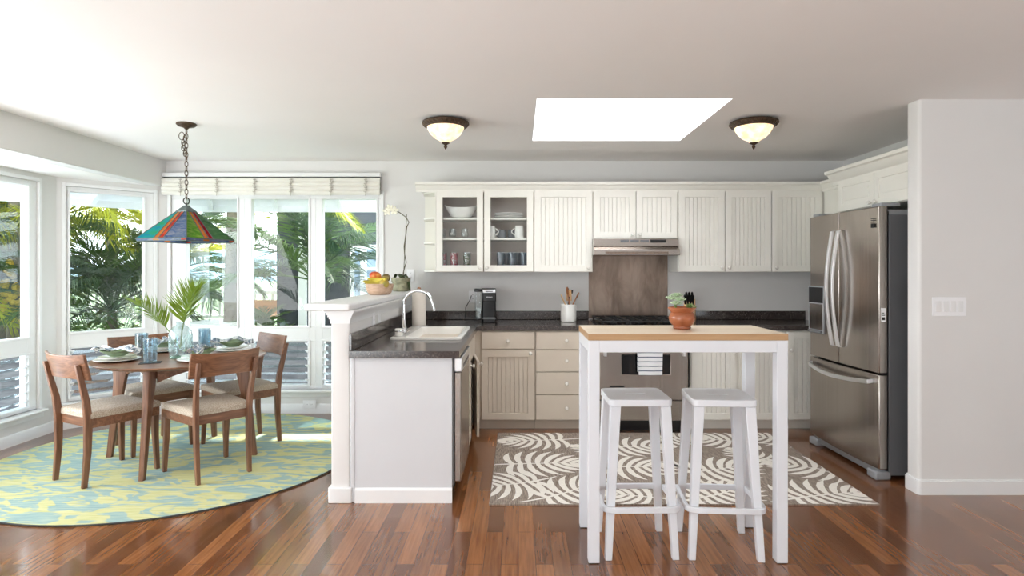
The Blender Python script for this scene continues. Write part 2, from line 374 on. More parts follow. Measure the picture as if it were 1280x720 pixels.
# ------------------------------------------------------------------ mesh helpers
class G:
    def __init__(s): s.bm = bmesh.new(); s.mi = 0
    def face(s, vs):
        try:
            f = s.bm.faces.new(vs); f.material_index = s.mi; return f
        except ValueError: return None
    def box(s, x0, x1, y0, y1, z0, z1, mat=None):
        p = [Vector((x, y, z)) for z in (z0, z1) for y in (y0, y1) for x in (x0, x1)]
        if mat is not None: p = [mat @ q for q in p]
        v = [s.bm.verts.new(q) for q in p]
        for f in ((0, 2, 3, 1), (4, 5, 7, 6), (0, 1, 5, 4), (2, 6, 7, 3), (0, 4, 6, 2), (1, 3, 7, 5)): s.face([v[i] for i in f])
        return s
    def rings(s, rings, cap=True, closed=False):
        rv = [[s.bm.verts.new(p) for p in r] for r in rings]
        n = len(rv[0]); m = len(rv)
        for i in range(m if closed else m-1):
            a, b = rv[i], rv[(i+1) % m]
            for k in range(n): s.face([a[k], a[(k+1) % n], b[(k+1) % n], b[k]])
        if cap and not closed:
            s.face(list(reversed(rv[0]))); s.face(rv[-1])
        return s
    def lathe(s, prof, c=(0, 0, 0), seg=24, cap=True):
        c = Vector(c)
        return s.rings([[c + Vector((r*math.cos(2*PI*k/seg), r*math.sin(2*PI*k/seg), z)) for k in range(seg)] for r, z in prof], cap)
    def tube(s, pts, rad, seg=8, closed=False, cap=True, up=Vector((0, 0, 1))):
        pts = [Vector(p) for p in pts]; n = len(pts)
        rs = rad if isinstance(rad, (list, tuple)) else [rad]*n
        out = []; prev = None
        for i, p in enumerate(pts):
            d = (pts[(i+1) % n] - pts[i-1]) if closed else (pts[min(i+1, n-1)] - pts[max(i-1, 0)])
            d.normalize()
            u = prev - d*prev.dot(d) if prev is not None else d.cross(up if abs(d.dot(up)) < 0.95 else Vector((1, 0, 0)))
            u.normalize(); prev = u; w = d.cross(u)
            out.append([p + (u*math.cos(2*PI*k/seg) + w*math.sin(2*PI*k/seg))*rs[i] for k in range(seg)])
        return s.rings(out, cap, closed)
    def loft(s, secs): return s.rings([[Vector(p) for p in q] for q in secs])
    def prism(s, poly, z0, z1):
        return s.rings([[Vector((x, y, z0)) for x, y in poly], [Vector((x, y, z1)) for x, y in poly]])
    def prism_y(s, poly, y0, y1):   # poly in (x,z)
        return s.rings([[Vector((x, y0, z)) for x, z in poly], [Vector((x, y1, z)) for x, z in poly]])
    def prism_x(s, poly, x0, x1):   # poly in (y,z)
        return s.rings([[Vector((x0, y, z)) for y, z in poly], [Vector((x1, y, z)) for y, z in poly]])
    def slab(s, f, nu, nv):         # f(u,v,side) -> point, side 0/1
        g = [[[s.bm.verts.new(f(i/nu, j/nv, k)) for j in range(nv+1)] for i in range(nu+1)] for k in (0, 1)]
        for i in range(nu):
            for j in range(nv):
                s.face([g[0][i][j], g[0][i][j+1], g[0][i+1][j+1], g[0][i+1][j]])
                s.face([g[1][i][j], g[1][i+1][j], g[1][i+1][j+1], g[1][i][j+1]])
        for i in range(nu):
            s.face([g[0][i][0], g[0][i+1][0], g[1][i+1][0], g[1][i][0]]); s.face([g[0][i+1][nv], g[0][i][nv], g[1][i][nv], g[1][i+1][nv]])
        for j in range(nv):
            s.face([g[0][0][j+1], g[0][0][j], g[1][0][j], g[1][0][j+1]]); s.face([g[0][nu][j], g[0][nu][j+1], g[1][nu][j+1], g[1][nu][j]])
        return s
    def ball(s, c, r, sx=1, sy=1, sz=1, seg=12, rot=None):
        m = Matrix.Translation(Vector(c))
        if rot is not None: m = m @ rot
        m = m @ Matrix.Diagonal((r*sx, r*sy, r*sz, 1))
        old = len(s.bm.faces)
        bmesh.ops.create_uvsphere(s.bm, u_segments=seg, v_segments=max(6, seg//2+2), radius=1, matrix=m)
        s.bm.faces.ensure_lookup_table()
        for f in s.bm.faces[old:]: f.material_index = s.mi
        return s
    def quad(s, pts): s.face([s.bm.verts.new(Vector(p)) for p in pts]); return s
    def build(s, name, mat, parent=None, bevel=0.0, ang=35, loc=None, rotz=0, subsurf=0, flat=False):
        bm = s.bm
        bmesh.ops.recalc_face_normals(bm, faces=bm.faces)
        for f in bm.faces: f.smooth = not flat
        lim = math.radians(ang)
        for ed in bm.edges:
            if len(ed.link_faces) == 2:
                try: ed.smooth = ed.calc_face_angle() < lim
                except ValueError: pass
        me = bpy.data.meshes.new(name); bm.to_mesh(me); bm.free()
        for mm in (mat if isinstance(mat, (list, tuple)) else [mat]): me.materials.append(mm)
        o = bpy.data.objects.new(name, me); COL.objects.link(o)
        if parent is not None: o.parent = parent
        if loc is not None: o.location = loc
        if rotz: o.rotation_euler = (0, 0, rotz)
        if bevel:
            b = o.modifiers.new('bevel', 'BEVEL'); b.width = bevel; b.segments = 2; b.limit_method = 'ANGLE'; b.angle_limit = math.radians(40)
            b.harden_normals = False
        if subsurf:
            b = o.modifiers.new('sub', 'SUBSURF'); b.levels = subsurf; b.render_levels = subsurf
        return o

def tag(o, label, cat, group=None):
    o['label'] = label; o['category'] = cat
    if group: o['group'] = group
    return o
def thing(name, label, cat, loc=(0, 0, 0), rotz=0, group=None):
    o = bpy.data.objects.new(name, None); COL.objects.link(o)
    o.location = loc; o.rotation_euler = (0, 0, rotz); o.empty_display_size = 0.05
    return tag(o, label, cat, group)
def struct(o):
    o['kind'] = 'structure'; return o
def sroot(name, loc=(0, 0, 0), rotz=0):
    o = bpy.data.objects.new(name, None); COL.objects.link(o); o.location = loc; o.rotation_euler = (0, 0, rotz); o['kind'] = 'structure'; return o
def dup(o, loc=None, rotz=None, label=None, group=None, parent=None):
    c = o.copy(); COL.objects.link(c)
    if parent is not None: c.parent = parent
    if loc is not None: c.location = loc
    if rotz is not None: c.rotation_euler = (0, 0, rotz)
    if label: c['label'] = label
    if group: c['group'] = group
    for ch in list(o.children): dup(ch, parent=c)
    return c
def text_mesh(txt, size, name, mat, parent, loc, rot, extrude=0.0006):
    cu = bpy.data.curves.new(name, 'FONT'); cu.body = txt; cu.size = size; cu.extrude = extrude; cu.align_x = 'CENTER'; cu.align_y = 'CENTER'
    t = bpy.data.objects.new(name+'_tmp', cu); COL.objects.link(t)
    bpy.context.view_layer.update()
    me = bpy.data.meshes.new_from_object(t.evaluated_get(bpy.context.evaluated_depsgraph_get()))
    bpy.data.objects.remove(t)
    me.materials.clear(); me.materials.append(mat)
    o = bpy.data.objects.new(name, me); COL.objects.link(o); o.parent = parent; o.location = loc; o.rotation_euler = rot
    return o
def holes(g, x0, x1, z0, z1, y0, y1, ops):
    if len(ops) == 1 and x0 < ops[0][0] and ops[0][1] < x1 and z0 < ops[0][2] and ops[0][3] < z1:   # a plain frame: one seamless ring
        o = ops[0]; R = lambda a, b, c, d, y: [Vector((a, y, c)), Vector((b, y, c)), Vector((b, y, d)), Vector((a, y, d))]
        return g.rings([R(x0, x1, z0, z1, y0), R(x0, x1, z0, z1, y1), R(o[0], o[1], o[2], o[3], y1), R(o[0], o[1], o[2], o[3], y0)], closed=True)
    xs = sorted({x0, x1, *[v for o in ops for v in o[:2] if x0 < v < x1]}); zs = sorted({z0, z1, *[v for o in ops for v in o[2:] if z0 < v < z1]})
    for i in range(len(xs)-1):
        for j in range(len(zs)-1):
            cx, cz = (xs[i]+xs[i+1])/2, (zs[j]+zs[j+1])/2
            if not any(o[0] < cx < o[1] and o[2] < cz < o[3] for o in ops): g.box(xs[i], xs[i+1], y0, y1, zs[j], zs[j+1])
    return g

# ------------------------------------------------------------------ room shell
CH = 2.46; YB = 5.85; SOF = 2.205; XS = -3.435
struct(G().box(-4.3, 5.0, -3.2, 6.02, -0.12, 0.0).build('floor', M['floor']))
g = G()                                        # ceiling with the skylight shaft hole (x .11-1.33, y 3.715-4.94)
hx0, hx1, hy0, hy1 = 0.113, 1.33, 3.715, 4.94
for a in ((XS, hx0, -3.2, 6.0), (hx1, 5.0, -3.2, 6.0), (hx0, hx1, -3.2, hy0), (hx0, hx1, hy1, 6.0)): g.box(a[0], a[1], a[2], a[3], CH, CH+0.16)
struct(g.build('ceiling', M['ceiling']))
g = G()
for a in ((hx0-.02, hx0+.002, hy0-.02, hy1+.02), (hx1-.002, hx1+.02, hy0-.02, hy1+.02), (hx0, hx1, hy0-.02, hy0+.002), (hx0, hx1, hy1-.002, hy1+.02)): g.box(a[0], a[1], a[2], a[3], CH+0.001, CH+0.9)
sk = struct(g.build('window_6', M['trim']))
G().box(hx0-.02, hx1+.02, hy0-.02, hy1+.02, CH+0.9, CH+0.93).build('skylight_lens', M['sky_lens'], sk)

wl = G()                                        # left wall soffit and bay ceiling
wl.box(XS-0.12, XS, -3.2, YB+0.1, SOF, CH+0.16)
struct(wl.build('trim_1', M['wall'], bevel=0.008))
struct(G().prism([(XS-.12, 1.4), (-4.3, 1.4), (-4.3, 5.25), (-3.55, 6.05), (XS-.12, 6.05)], SOF, SOF+0.1).build('ceiling_bay', M['ceiling']))
AX = -4.02; AY = 5.22; BX, BY = -3.42, 5.85
struct(G().box(XS-.12, XS, -3.2, 1.4, 0, SOF).box(-4.2, XS, 1.28, 1.4, 0, SOF).build('wall_left', M['wall']))
WZ = (0.235, 2.135)
# window wall A (faces +X), local x = distance along +Y from y=1.4
L_A = AY - 1.4
w = G(); opsA = [(2.50-1.4, 5.02-1.4, WZ[0]+.0, WZ[1]+0.0)]
holes(w, 0, L_A+0.06, 0, SOF, 0, 0.12, opsA)
struct(w.build('wall_bay_left', M['wall'], loc=(AX, 1.4, 0), rotz=PI/2))
LB = math.hypot(BX-AX, BY-AY); angB = math.atan2(BY-AY, BX-AX)
w = G(); tb = (0.075*LB, 0.861*LB)
holes(w, 0, LB, 0, SOF, 0, 0.12, [(tb[0], tb[1], WZ[0], WZ[1]+0.005)])
struct(w.build('wall_bay_corner', M['wall'], loc=(AX, AY, 0), rotz=angB))
w = G(); holes(w, XS-0.0, 3.3, 0, CH, 0, 0.12, [(-3.39, -1.34, WZ[0], WZ[1])])
struct(w.build('wall_back', M['wall'], loc=(0, YB, 0)))
struct(G().box(3.17, 3.29, 3.85, YB, 0, CH).build('wall_right', M['wall']))
# stub wall that faces the camera on the right, rounded corners
def roundend(x0, x1, y0, y1, r, seg=6):
    p = [(x1, y0), (x1, y1)]
    p += [(x0+r-r*math.sin(a), y1-r+r*math.cos(a)) for a in [PI/2*i/seg for i in range(seg+1)]]
    p += [(x0+r-r*math.cos(a), y0+r-r*math.sin(a)) for a in [PI/2*i/seg for i in range(seg+1)]]
    return p
struct(G().prism(roundend(2.495, 4.72, 3.737, 3.86, 0.022), 0, CH).build('wall_stub', M['wall']))
struct(G().box(4.6, 4.72, -3.2, 3.737, 0, CH).build('wall_side', M['wall']))
g = G(); holes(g, XS, 4.72, 0, CH, 0, 0.12, [])
struct(g.build('wall_front', M['wall'], loc=(0, -3.2, 0)))

# baseboards
bb = [(0, 0), (-0.014, 0), (-0.014, 0.078), (-0.006, 0.092), (0, 0.092)]
def baseboard(name, p0, p1, mat='trim'):
    d = Vector((p1[0]-p0[0], p1[1]-p0[1])); L = d.length
    g = G().prism_x([(y, z) for y, z in bb], 0, L)
    return struct(g.build(name, M[mat], loc=(p0[0], p0[1], 0), rotz=math.atan2(d.y, d.x)))
baseboard('baseboard_bay_left', (AX, 1.4), (AX, AY)); baseboard('baseboard_bay_corner', (AX, AY), (BX, BY))
baseboard('baseboard_back', (BX, YB), (-1.126, YB))
struct(G().prism(roundend(2.483, 4.6, 3.725, 3.872, 0.026), 0, 0.085).prism(roundend(2.489, 4.6, 3.731, 3.866, 0.024), 0.085, 0.094).build('baseboard_stub', M['trim']))

# ------------------------------------------------------------------ windows: frames, panes and glass louvres
ZP = (0.846, 2.090); ZL = (0.275, 0.700)
def window_unit(name, loc, rotz, x0, x1, p0, p1, gap_l=0.0, gap_r=0.0, nslat=6, lv=None):
    r = sroot(name, loc, rotz)
    f = G(); ops = [(p0, p1, ZP[0], ZP[1]), (lv[0] if lv else p0, lv[1] if lv else p1, ZL[0], ZL[1])]
    holes(f, x0, x1, WZ[0], WZ[1], 0.012, 0.075, ops)
    b = 0.018                                   # raised sash bead round each opening
    for o in ops:
        big = (o[0]-b, o[1]+b, o[2]-b, o[3]+b)
        holes(f, big[0], big[1], big[2], big[3], 0.002, 0.012, [o])
    f.build('window_frame', M['trim'], r, bevel=0.003)
    G().box(p0-.004, p1+.004, 0.045, 0.049, ZP[0]-.004, ZP[1]+.004).build('window_pane', M['glass'], r)
    l0, l1 = ops[1][0], ops[1][1]
    h = (ZL[1]-ZL[0])/nslat
    for i in range(nslat):
        z = ZL[0] + h*(i+0.5)
        m = Matrix.Translation((0, 0.045, z)) @ Matrix.Rotation(math.radians(-22), 4, 'X')
        G().box(l0+.012, l1-.012, -0.048, 0.048, -0.0025, 0.0025, m).build('louver_slat', M['louver_glass'], r)
    c = G()
    for xx in (l0, l1-0.012): c.box(xx, xx+0.012, 0.02, 0.07, ZL[0], ZL[1])
    for i in range(nslat):
        z = ZL[0] + h*(i+0.5)
        m = Matrix.Translation((0, 0.045, z)) @ Matrix.Rotation(math.radians(-22), 4, 'X')
        for xx in (l0, l1-0.03): c.box(xx, xx+0.03, -0.05, 0.05, -0.006, 0.004, m)
    c.build('louver_clips', M['outlet'], r, bevel=0.001)
    return r
wA = 1.4
wi1 = window_unit('window_1', (AX, wA, 0), PI/2, 3.75-wA, 5.02-wA, 3.85-wA, 4.93-wA)
window_unit('window_7', (AX, wA, 0), PI/2, 2.50-wA, 3.75-wA, 2.60-wA, 3.65-wA)
window_unit('window_2', (AX, AY, 0), angB, tb[0], tb[1], 0.114*LB, 0.768*LB)
window_unit('window_3', (0, YB, 0), 0, -3.39, -2.675, -3.245, -2.746)
window_unit('window_4', (0, YB, 0), 0, -2.675, -1.98, -2.605, -2.05)
window_unit('window_5', (0, YB, 0), 0, -1.98, -1.34, -1.911, -1.388)
def sill(name, loc, rotz, x0, x1):
    g = G().prism_x([(0.03, 0.235), (-0.055, 0.235), (-0.06, 0.222), (-0.055, 0.208), (-0.02, 0.205), (-0.018, 0.165), (0.0, 0.16), (0.0, 0.205), (0.03, 0.205)], x0, x1)
    struct(g.build(name, M['trim'], loc=loc, rotz=rotz))
sill('trim_2', (AX, wA, 0), PI/2, 2.45-wA, 5.06-wA); sill('trim_3', (AX, AY, 0), angB, tb[0]-.03, tb[1]+.03); sill('trim_4', (0, YB, 0), 0, -3.42, -1.16)
def casing(name, loc, rotz, x0, x1):
    g = G(); holes(g, x0-.03, x1+.03, WZ[0], WZ[1]+.03, -0.014, 0.0, [(x0, x1, WZ[0]-1, WZ[1])])
    struct(g.build(name, M['trim'], loc=loc, rotz=rotz, bevel=0.003))
casing('trim_5', (AX, wA, 0), PI/2, 2.50-wA, 5.02-wA); casing('trim_6', (AX, AY, 0), angB, tb[0], tb[1]); casing('trim_7', (0, YB, 0), 0, -3.385, -1.34)

# rolled-up woven blind over the back windows
bl = thing('roller_blind', 'white rolled-up woven blind above the three back windows', 'blind', (-2.385, YB-0.005, 2.09))
G().box(-1.05, 1.055, -0.07, 0.0, 0.205, 0.245).build('headrail', M['trim'], bl, bevel=0.004)
G().box(-1.045, 1.045, -0.045, -0.015, 0.185, 0.203).build('gap_shade', M['rubber'], bl)  # dark strip standing in for the shade in the gap under the headrail
g = G()
for i, (zz, rr) in enumerate(((0.165, .02), (0.128, .022), (0.088, .022), (0.05, .02))):
    for k in range(2): g.tube([(-1.05, -0.045-0.012*k, zz+0.008*k), (1.05, -0.045-0.012*k, zz+0.008*k)], rr, 10)
g.build('rolled_slats', M['blind'], bl)
for px in (228, 273, 320, 365, 415, 458):
    x = (px-648)/129.5*1.0 + 2.385
    g = G()
    for k in range(7): 
        z = 0.175 - 0.019*k; dx = 0.006*math.sin(k*1.7)
        g.tube([(x-0.012+dx, -0.088, z), (x+dx, -0.094, z-0.008), (x+0.013+dx, -0.088, z+0.004)], 0.004, 6)
    g.tube([(x, -0.09, 0.19), (x+0.004, -0.092, 0.1), (x-0.002, -0.085, 0.02)], 0.0025, 6)
    g.build('lift_cord', M['tassel'], bl)

# ------------------------------------------------------------------ half wall with bar ledge
PX0, PX1, PYF = -1.126, -1.015, 3.607
def rect_round(x0, x1, y0, y1, r, seg=4):
    p = []
    for cx, cy, a0 in ((x1-r, y1-r, 0), (x0+r, y1-r, PI/2), (x0+r, y0+r, PI), (x1-r, y0+r, 1.5*PI)):
        p += [(cx+r*math.cos(a0+PI/2*i/seg), cy+r*math.sin(a0+PI/2*i/seg)) for i in range(seg+1)]
    return p
struct(G().prism(rect_round(PX0, PX1, PYF, YB-.001, 0.01), 0, 1.15).build('wall_half', M['wall']))
g = G().prism(rect_round(PX0-.016, PX1+.016, PYF-.016, 3.75, 0.012), 0, 0.092).build('baseboard_half', M['trim'], bevel=0.004); struct(g)
led = thing('bar_ledge', 'white painted bar ledge with cove moulding capping the half wall', 'ledge', (-1.13, 3.53, 1.1505))
G().prism(rect_round(-0.134, 0.135, 0.0, YB-3.53-.001, 0.012), 0.005, 0.047).build('ledge_board', M['trim'], led, bevel=0.01)
g = G()
for i in range(6):
    o = 0.004 + 0.030*(i/5)**1.6; z0 = -0.075 + 0.0795*i/6
    x0, x1, y0 = PX0+1.13-o, PX1+1.13+o, PYF-3.53-o
    g.box(x0, PX0+1.13, y0, YB-3.531, z0, z0+0.0133); g.box(PX1+1.13, x1, y0, YB-3.531, z0, z0+0.0133); g.box(PX0+1.13, PX1+1.13, y0, PYF-3.53, z0, z0+0.0133)
g.build('cove_moulding', M['trim'], led)

# ------------------------------------------------------------------ kitchen cabinets
def knob(parent, x, y, z, r=0.015):
    g = G(); prof = [(0.006, 0), (0.006, 0.012), (r, 0.018), (r*1.05, 0.024), (r*0.7, 0.031), (0.0, 0.033)]
    seg = 14
    g.rings([[Vector((x+a*math.cos(2*PI*k/seg), y-b, z+a*math.sin(2*PI*k/seg))) for k in range(seg)] for a, b in prof[:-1]])
    return g.build('knob', M['knob'], parent)
def door(parent, x0, x1, z0, z1, y, kind='bead', kn=None, mat='cab', name='door', t=0.02, fr=0.058):
    g = G(); ix0, ix1, iz0, iz1 = x0+fr, x1-fr, z0+fr, z1-fr
    if kind == 'flat':
        g.box(x0, x1, y-t, y, z0, z1)
    else:
        holes(g, x0, x1, z0, z1, y-t, y, [(ix0, ix1, iz0, iz1)])
        if kind == 'bead':
            n = max(3, round((ix1-ix0)/0.04)); wd = (ix1-ix0)/n
            for i in range(n): g.box(ix0+wd*i+.0018, ix0+wd*(i+1)-.0018, y-t+0.008, y-0.003, iz0, iz1)
            g.box(ix0, ix1, y-0.004, y-0.001, iz0, iz1)
        elif kind == 'panel':
            g.box(ix0, ix1, y-t+0.009, y-.001, iz0, iz1); g.box(ix0+.03, ix1-.03, y-t+0.004, y-.002, iz0+.03, iz1-.03)
    d = g.build(name, M[mat], parent, bevel=0.0022)
    if kind == 'glass':
        G().box(ix0-.006, ix1+.006, y-0.011, y-0.008, iz0-.006, iz1+.006).build('glass_pane', M['cab_glass'], d)
    if kn: knob(d, kn[0], y-t, kn[1])
    return d
ZU0, ZU1 = 1.378, 2.125
YU = 5.52
def upper(name, label, x0, x1, doors, z0=ZU0, z1=ZU1, kind='bead', knobs=None, group='cream upper cabinets', depth=0.33):
    c = thing(name, label, 'cabinet', ((x0+x1)/2, YU, z0), 0, group)
    hw = (x1-x0)/2; h = z1-z0
    g = G()
    if kind == 'glass':
        for a in ((-hw, -hw+.018), (hw-.018, hw), (-.009, .009)): g.box(a[0], a[1], 0.0, depth-.003, 0, h)
        g.box(-hw+.018, hw-.018, 0.0, depth-.003, 0, .018); g.box(-hw+.018, hw-.018, 0, depth-.003, h-.018, h)
        g.box(-hw+.018, hw-.018, depth-.012, depth-.004, .018, h-.018)
    else:
        g.box(-hw+.001, hw-.001, 0.0, depth-.003, 0, h)
    g.build('carcass', M['cab_in'] if kind == 'glass' else M['cab'], c)
    if kind == 'glass':
        for zz in SHELVES:
            G().box(-hw+.018, -.009, 0.02, depth-.012, zz-z0-.018, zz-z0).build('shelf', M['cab'], c); G().box(.009, hw-.018, 0.02, depth-.012, zz-z0-.018, zz-z0).build('shelf', M['cab'], c)
    for i, (d0, d1) in enumerate(doors):
        door(c, d0-(x0+x1)/2, d1-(x0+x1)/2, 0.003, h-.003, -0.001, kind, (knobs[i]-(x0+x1)/2, 0.04))
    return c
SHELVES = (1.692, 1.879)
X = lambda px, s=136.0: (px-648)/s
upper('glazed_cabinet', 'cream upper cabinet with two glass doors showing glasses and crockery', X(545), X(667), [(X(545.5), X(604)), (X(605.2), X(666.5))], kind='glass', knobs=[X(600), X(609)])
upper('wall_cabinet', 'cream single-door upper cabinet between glass doors and range hood', X(667), X(741), [(X(668), X(740))], knobs=[X(735)])
upper('wall_cabinet', 'short cream two-door upper cabinet directly over the range hood', X(741), X(847), [(X(742), X(794)), (X(795.2), X(846))], z0=1.682, knobs=[X(790), X(799)])
upper('wall_cabinet', 'cream two-door upper cabinet just right of the range hood', X(847), X(963.5), [(X(848), X(905)), (X(906.2), X(963))], knobs=[X(901), X(910)])
upper('wall_cabinet', 'cream single-door upper cabinet nearest the refrigerator', X(963.5), X(1031.5), [(X(964.2), X(1026))], knobs=[X(969)])
# open end shelves, left of the glass doors
c = thing('open_end_shelf', 'narrow open cream end shelf unit left of the glass-door cabinet', 'shelf', (X(545)-.002, YU, ZU0))
G().box(-.012, 0, 0.0, .327, 0, ZU1-ZU0).box(-.15, -.012, .318, .327, 0, ZU1-ZU0).build('side_panel', M['cab'], c)
for z in (0.0, 0.262, 0.49, 0.73):
    p = [(-.012, .31), (-.012, 0.01)] + [(-.012-.14*math.sin(a), .31-.30*math.cos(a)) for a in [PI/2*i/8 for i in range(1, 9)]]
    G().prism(p, z, z+.016).build('shelf', M['cab'], c)
# crown moulding
CR = [(0, 0), (-.012, 0), (-.014, .02), (-.03, .034), (-.04, .056), (-.056, .064), (-.058, .088), (0, .088)]
def crown(name, loc, rotz, x0, x1):
    struct(G().prism_x(CR, x0, x1).build(name, M['cab'], loc=loc, rotz=rotz))
crown('trim_8', (0, YU, ZU1-.012), 0, X(520), 2.80)
g = G().box(X(521), X(545)-.002, YU, YB-.001, ZU1+.02, ZU1+.076).box(X(545), 2.80, YU, YB-.001, ZU1+.001, ZU1+.03); struct(g.build('trim_9', M['cab']))
# right-hand run: corner unit and over-fridge unit (face -X)
c = thing('corner_cabinet', 'narrow cream corner upper cabinet behind the refrigerator top', 'cabinet', (2.805, 5.19, ZU0), -PI/2, 'cream upper cabinets')
G().box(-.312, .328, 0, .36, 0, ZU1-ZU0).build('carcass', M['cab'], c); door(c, -.05, .322, .003, ZU1-ZU0-.003, -.001, 'bead', (-.02, .04))
crown('trim_10', (2.805, 5.19, ZU1-.012), -PI/2, -.335, .33)
struct(G().box(2.805, 3.165, 4.865, 5.52, ZU1+.001, ZU1+.03).build('trim_11', M['cab']))
c = thing('fridge_cabinet', 'wide two-door cream cabinet above the refrigerator with tall crown', 'cabinet', (2.605, 4.36, 1.86), -PI/2, 'cream upper cabinets')
G().box(-.49, .49, 0, .56, 0, .27).build('carcass', M['cab'], c)
door(c, -.485, -.003, .004, .245, -.001, 'panel', (-.035, .03), fr=.05); door(c, .003, .485, .004, .245, -.001, 'panel', (.035, .03), fr=.05)
CR2 = [(0, 0), (-.014, 0), (-.018, .03), (-.045, .05), (-.062, .085), (-.085, .092), (-.088, .115), (0, .115)]
struct(G().prism_x(CR2, -.50, .485).build('trim_12', M['cab'], loc=(2.605, 4.36, 1.86+.225), rotz=-PI/2))
struct(G().prism_y([(2.605, 0), (2.605, .115), (2.517, .115), (2.52, .092), (2.543, .085), (2.56, .05), (2.587, .03), (2.591, 0)], 4.85, 4.94).build('trim_13', M['cab'], loc=(0, 0, 1.86+.225)))
struct(G().box(2.60, 3.165, 3.872, 4.85, 2.1305, 2.16).build('trim_14', M['cab']))

# base cabinets along the back wall
YF = 5.23
S2 = 143.4
XB = lambda px: (px-648)/S2
def base(name, label, x0, x1, fronts, group='cream base cabinets', mat='cab_base', cat='cabinet'):
    cx = (x0+x1)/2
    c = thing(name, label, cat, (cx, YF, 0), 0, group)
    G().box(x0-cx+.001, x1-cx-.001, 0, .61, .095, .868).build('carcass', M[mat], c)
    G().box(x0-cx+.001, x1-cx-.001, .06, .08, 0, .095).build('toe_kick', M[mat], c)
    for (a0, a1, z0, z1, kind, kx, kz, nm) in fronts:
        door(c, a0-cx, a1-cx, z0, z1, -.001, kind, (kx-cx, kz), mat, nm)
    return c
base('base_cabinet', 'aged cream base cabinet with one drawer over a beadboard door', XB(593), XB(669), [
    (XB(602), XB(668), .712, .858, 'flat', XB(635), .783, 'drawer'), (XB(602), XB(668), .095, .700, 'bead', XB(663), .675, 'door')])
base('drawer_cabinet', 'aged cream base cabinet with a stack of four flat drawers', XB(669), XB(747), [
    (XB(670), XB(746), .708, .858, 'flat', XB(708), .785, 'drawer'), (XB(670), XB(746), .515, .700, 'flat', XB(708), .61, 'drawer'),
    (XB(670), XB(746), .318, .507, 'flat', XB(708), .415, 'drawer'), (XB(670), XB(746), .095, .310, 'flat', XB(708), .20, 'drawer')])
base('base_cabinet', 'cream two-door beadboard base cabinet right of the range', XB(862), XB(981), [
    (XB(863.5), XB(920), .095, .858, 'bead', XB(916), .68, 'door'), (XB(923.5), XB(980), .095, .858, 'bead', XB(927), .68, 'door')], mat='cab')
base('base_cabinet', 'cream single-door base cabinet beside the refrigerator', XB(981), XB(1040), [
    (XB(983), XB(1039), .095, .858, 'bead', XB(987), .70, 'door')], mat='cab')

# peninsula cabinets (face +X)
c = thing('sink_cabinet', 'aged cream sink cabinet in the peninsula, one door ajar', 'cabinet', (-.385, 4.735, 0), PI/2, 'cream base cabinets')
G().box(-.485, .485, 0, .59, .095, .868).build('carcass', M['cab_base'], c); G().box(-.485, .485, .06, .08, 0, .095).build('toe_kick', M['cab_base'], c)
door(c, -.48, -.09, .70, .858, -.001, 'flat', None, 'cab_base', 'false_front'); door(c, -.08, .31, .70, .858, -.001, 'flat', None, 'cab_base', 'false_front')
d = door(c, -.48, -.09, .10, .69, -.001, 'bead', (-.13, .66), 'cab_base')
d2 = door(c, 0.0, .39, .10, .69, 0, 'bead', (.05, .66), 'cab_base'); 
# the ajar door turns about its far edge
d2.location = (.31, -.001, 0); d2.rotation_euler = (0, 0, math.radians(9)); 
for o2 in [d2]:
    o2.data.transform(Matrix.Translation((-.39, 0, 0)))
    for k in o2.children: k.data.transform(Matrix.Translation((-.39, 0, 0)))
dw = thing('dishwasher', 'stainless steel dishwasher under the peninsula worktop, seen edge on', 'dishwasher', (-.39, 3.945, 0), PI/2)
G().box(-.296, .296, .002, .58, .09, .865).build('tub', M['grey_plastic'], dw)
G().box(-.298, .298, -.042, 0, .11, .775).build('door', M['steel_h'], dw, bevel=.006)
G().box(-.298, .298, -.046, 0, .779, .862).build('control_panel', M['handle'], dw, bevel=.004)
G().box(-.2, .2, -.0475, -.045, .79, .812).build('handle_recess', M['black'], dw)
G().box(-.296, .296, .03, .05, 0, .105).build('toe_kick', M['black'], dw)
ep = thing('end_panel', 'plain white end panel of the peninsula with its own baseboard', 'panel', (-.69, 3.61, 0))
G().box(-.306, .29, .0, .024, .0, .873).build('panel_board', M['panel_white'], ep)
G().box(-.322, -.294, -.005, .024, .0, .873).build('corner_strip', M['panel_white'], ep, bevel=.006)
G().prism_x([(0, 0), (-.014, 0), (-.014, .075), (-.004, .088), (0, .088)], -.292, .292).build('baseboard', M['trim'], ep)

# worktops
wt_ = thing('worktop', 'L-shaped dark speckled granite worktop running over the peninsula and sink', 'worktop', (-.69, 4.6, .872))
def cnt(x0, x1, y0, y1): return [(x0+.69, y0-4.6), (x1+.69, y0-4.6), (x1+.69, y1-4.6), (x0+.69, y1-4.6)]
g = G()
sx0, sx1, sy0, sy1 = -.885, -.405, 4.16, 4.96
for a in ((-1.012, sx0, 3.577, YB-.003), (sx1, -.353, 3.577, 5.2), (sx0, sx1, 3.577, sy0), (sx0, sx1, sy1, 5.2), (sx0, .688, 5.2, YB-.003)): g.box(a[0]+.69, a[1]+.69, a[2]-4.6, a[3]-4.6, 0, .042)
g.build('slab', M['granite'], wt_, flat=True)
G().box(-1.012+.69, -.992+.69, 3.577-4.6, YB-.003-4.6, .0425, .145).box(-.99+.69, .683+.69, YB-.024-4.6, YB-.003-4.6, .0425, .127).build('backsplash', M['granite'], wt_, bevel=.004)
wt2 = thing('worktop', 'dark speckled granite worktop between the range and the refrigerator', 'worktop', (1.98, 5.52, .872))
G().box(-.498, .81, 5.2-5.52, YB-.003-5.52, 0, .042).build('slab', M['granite'], wt2, bevel=.006)
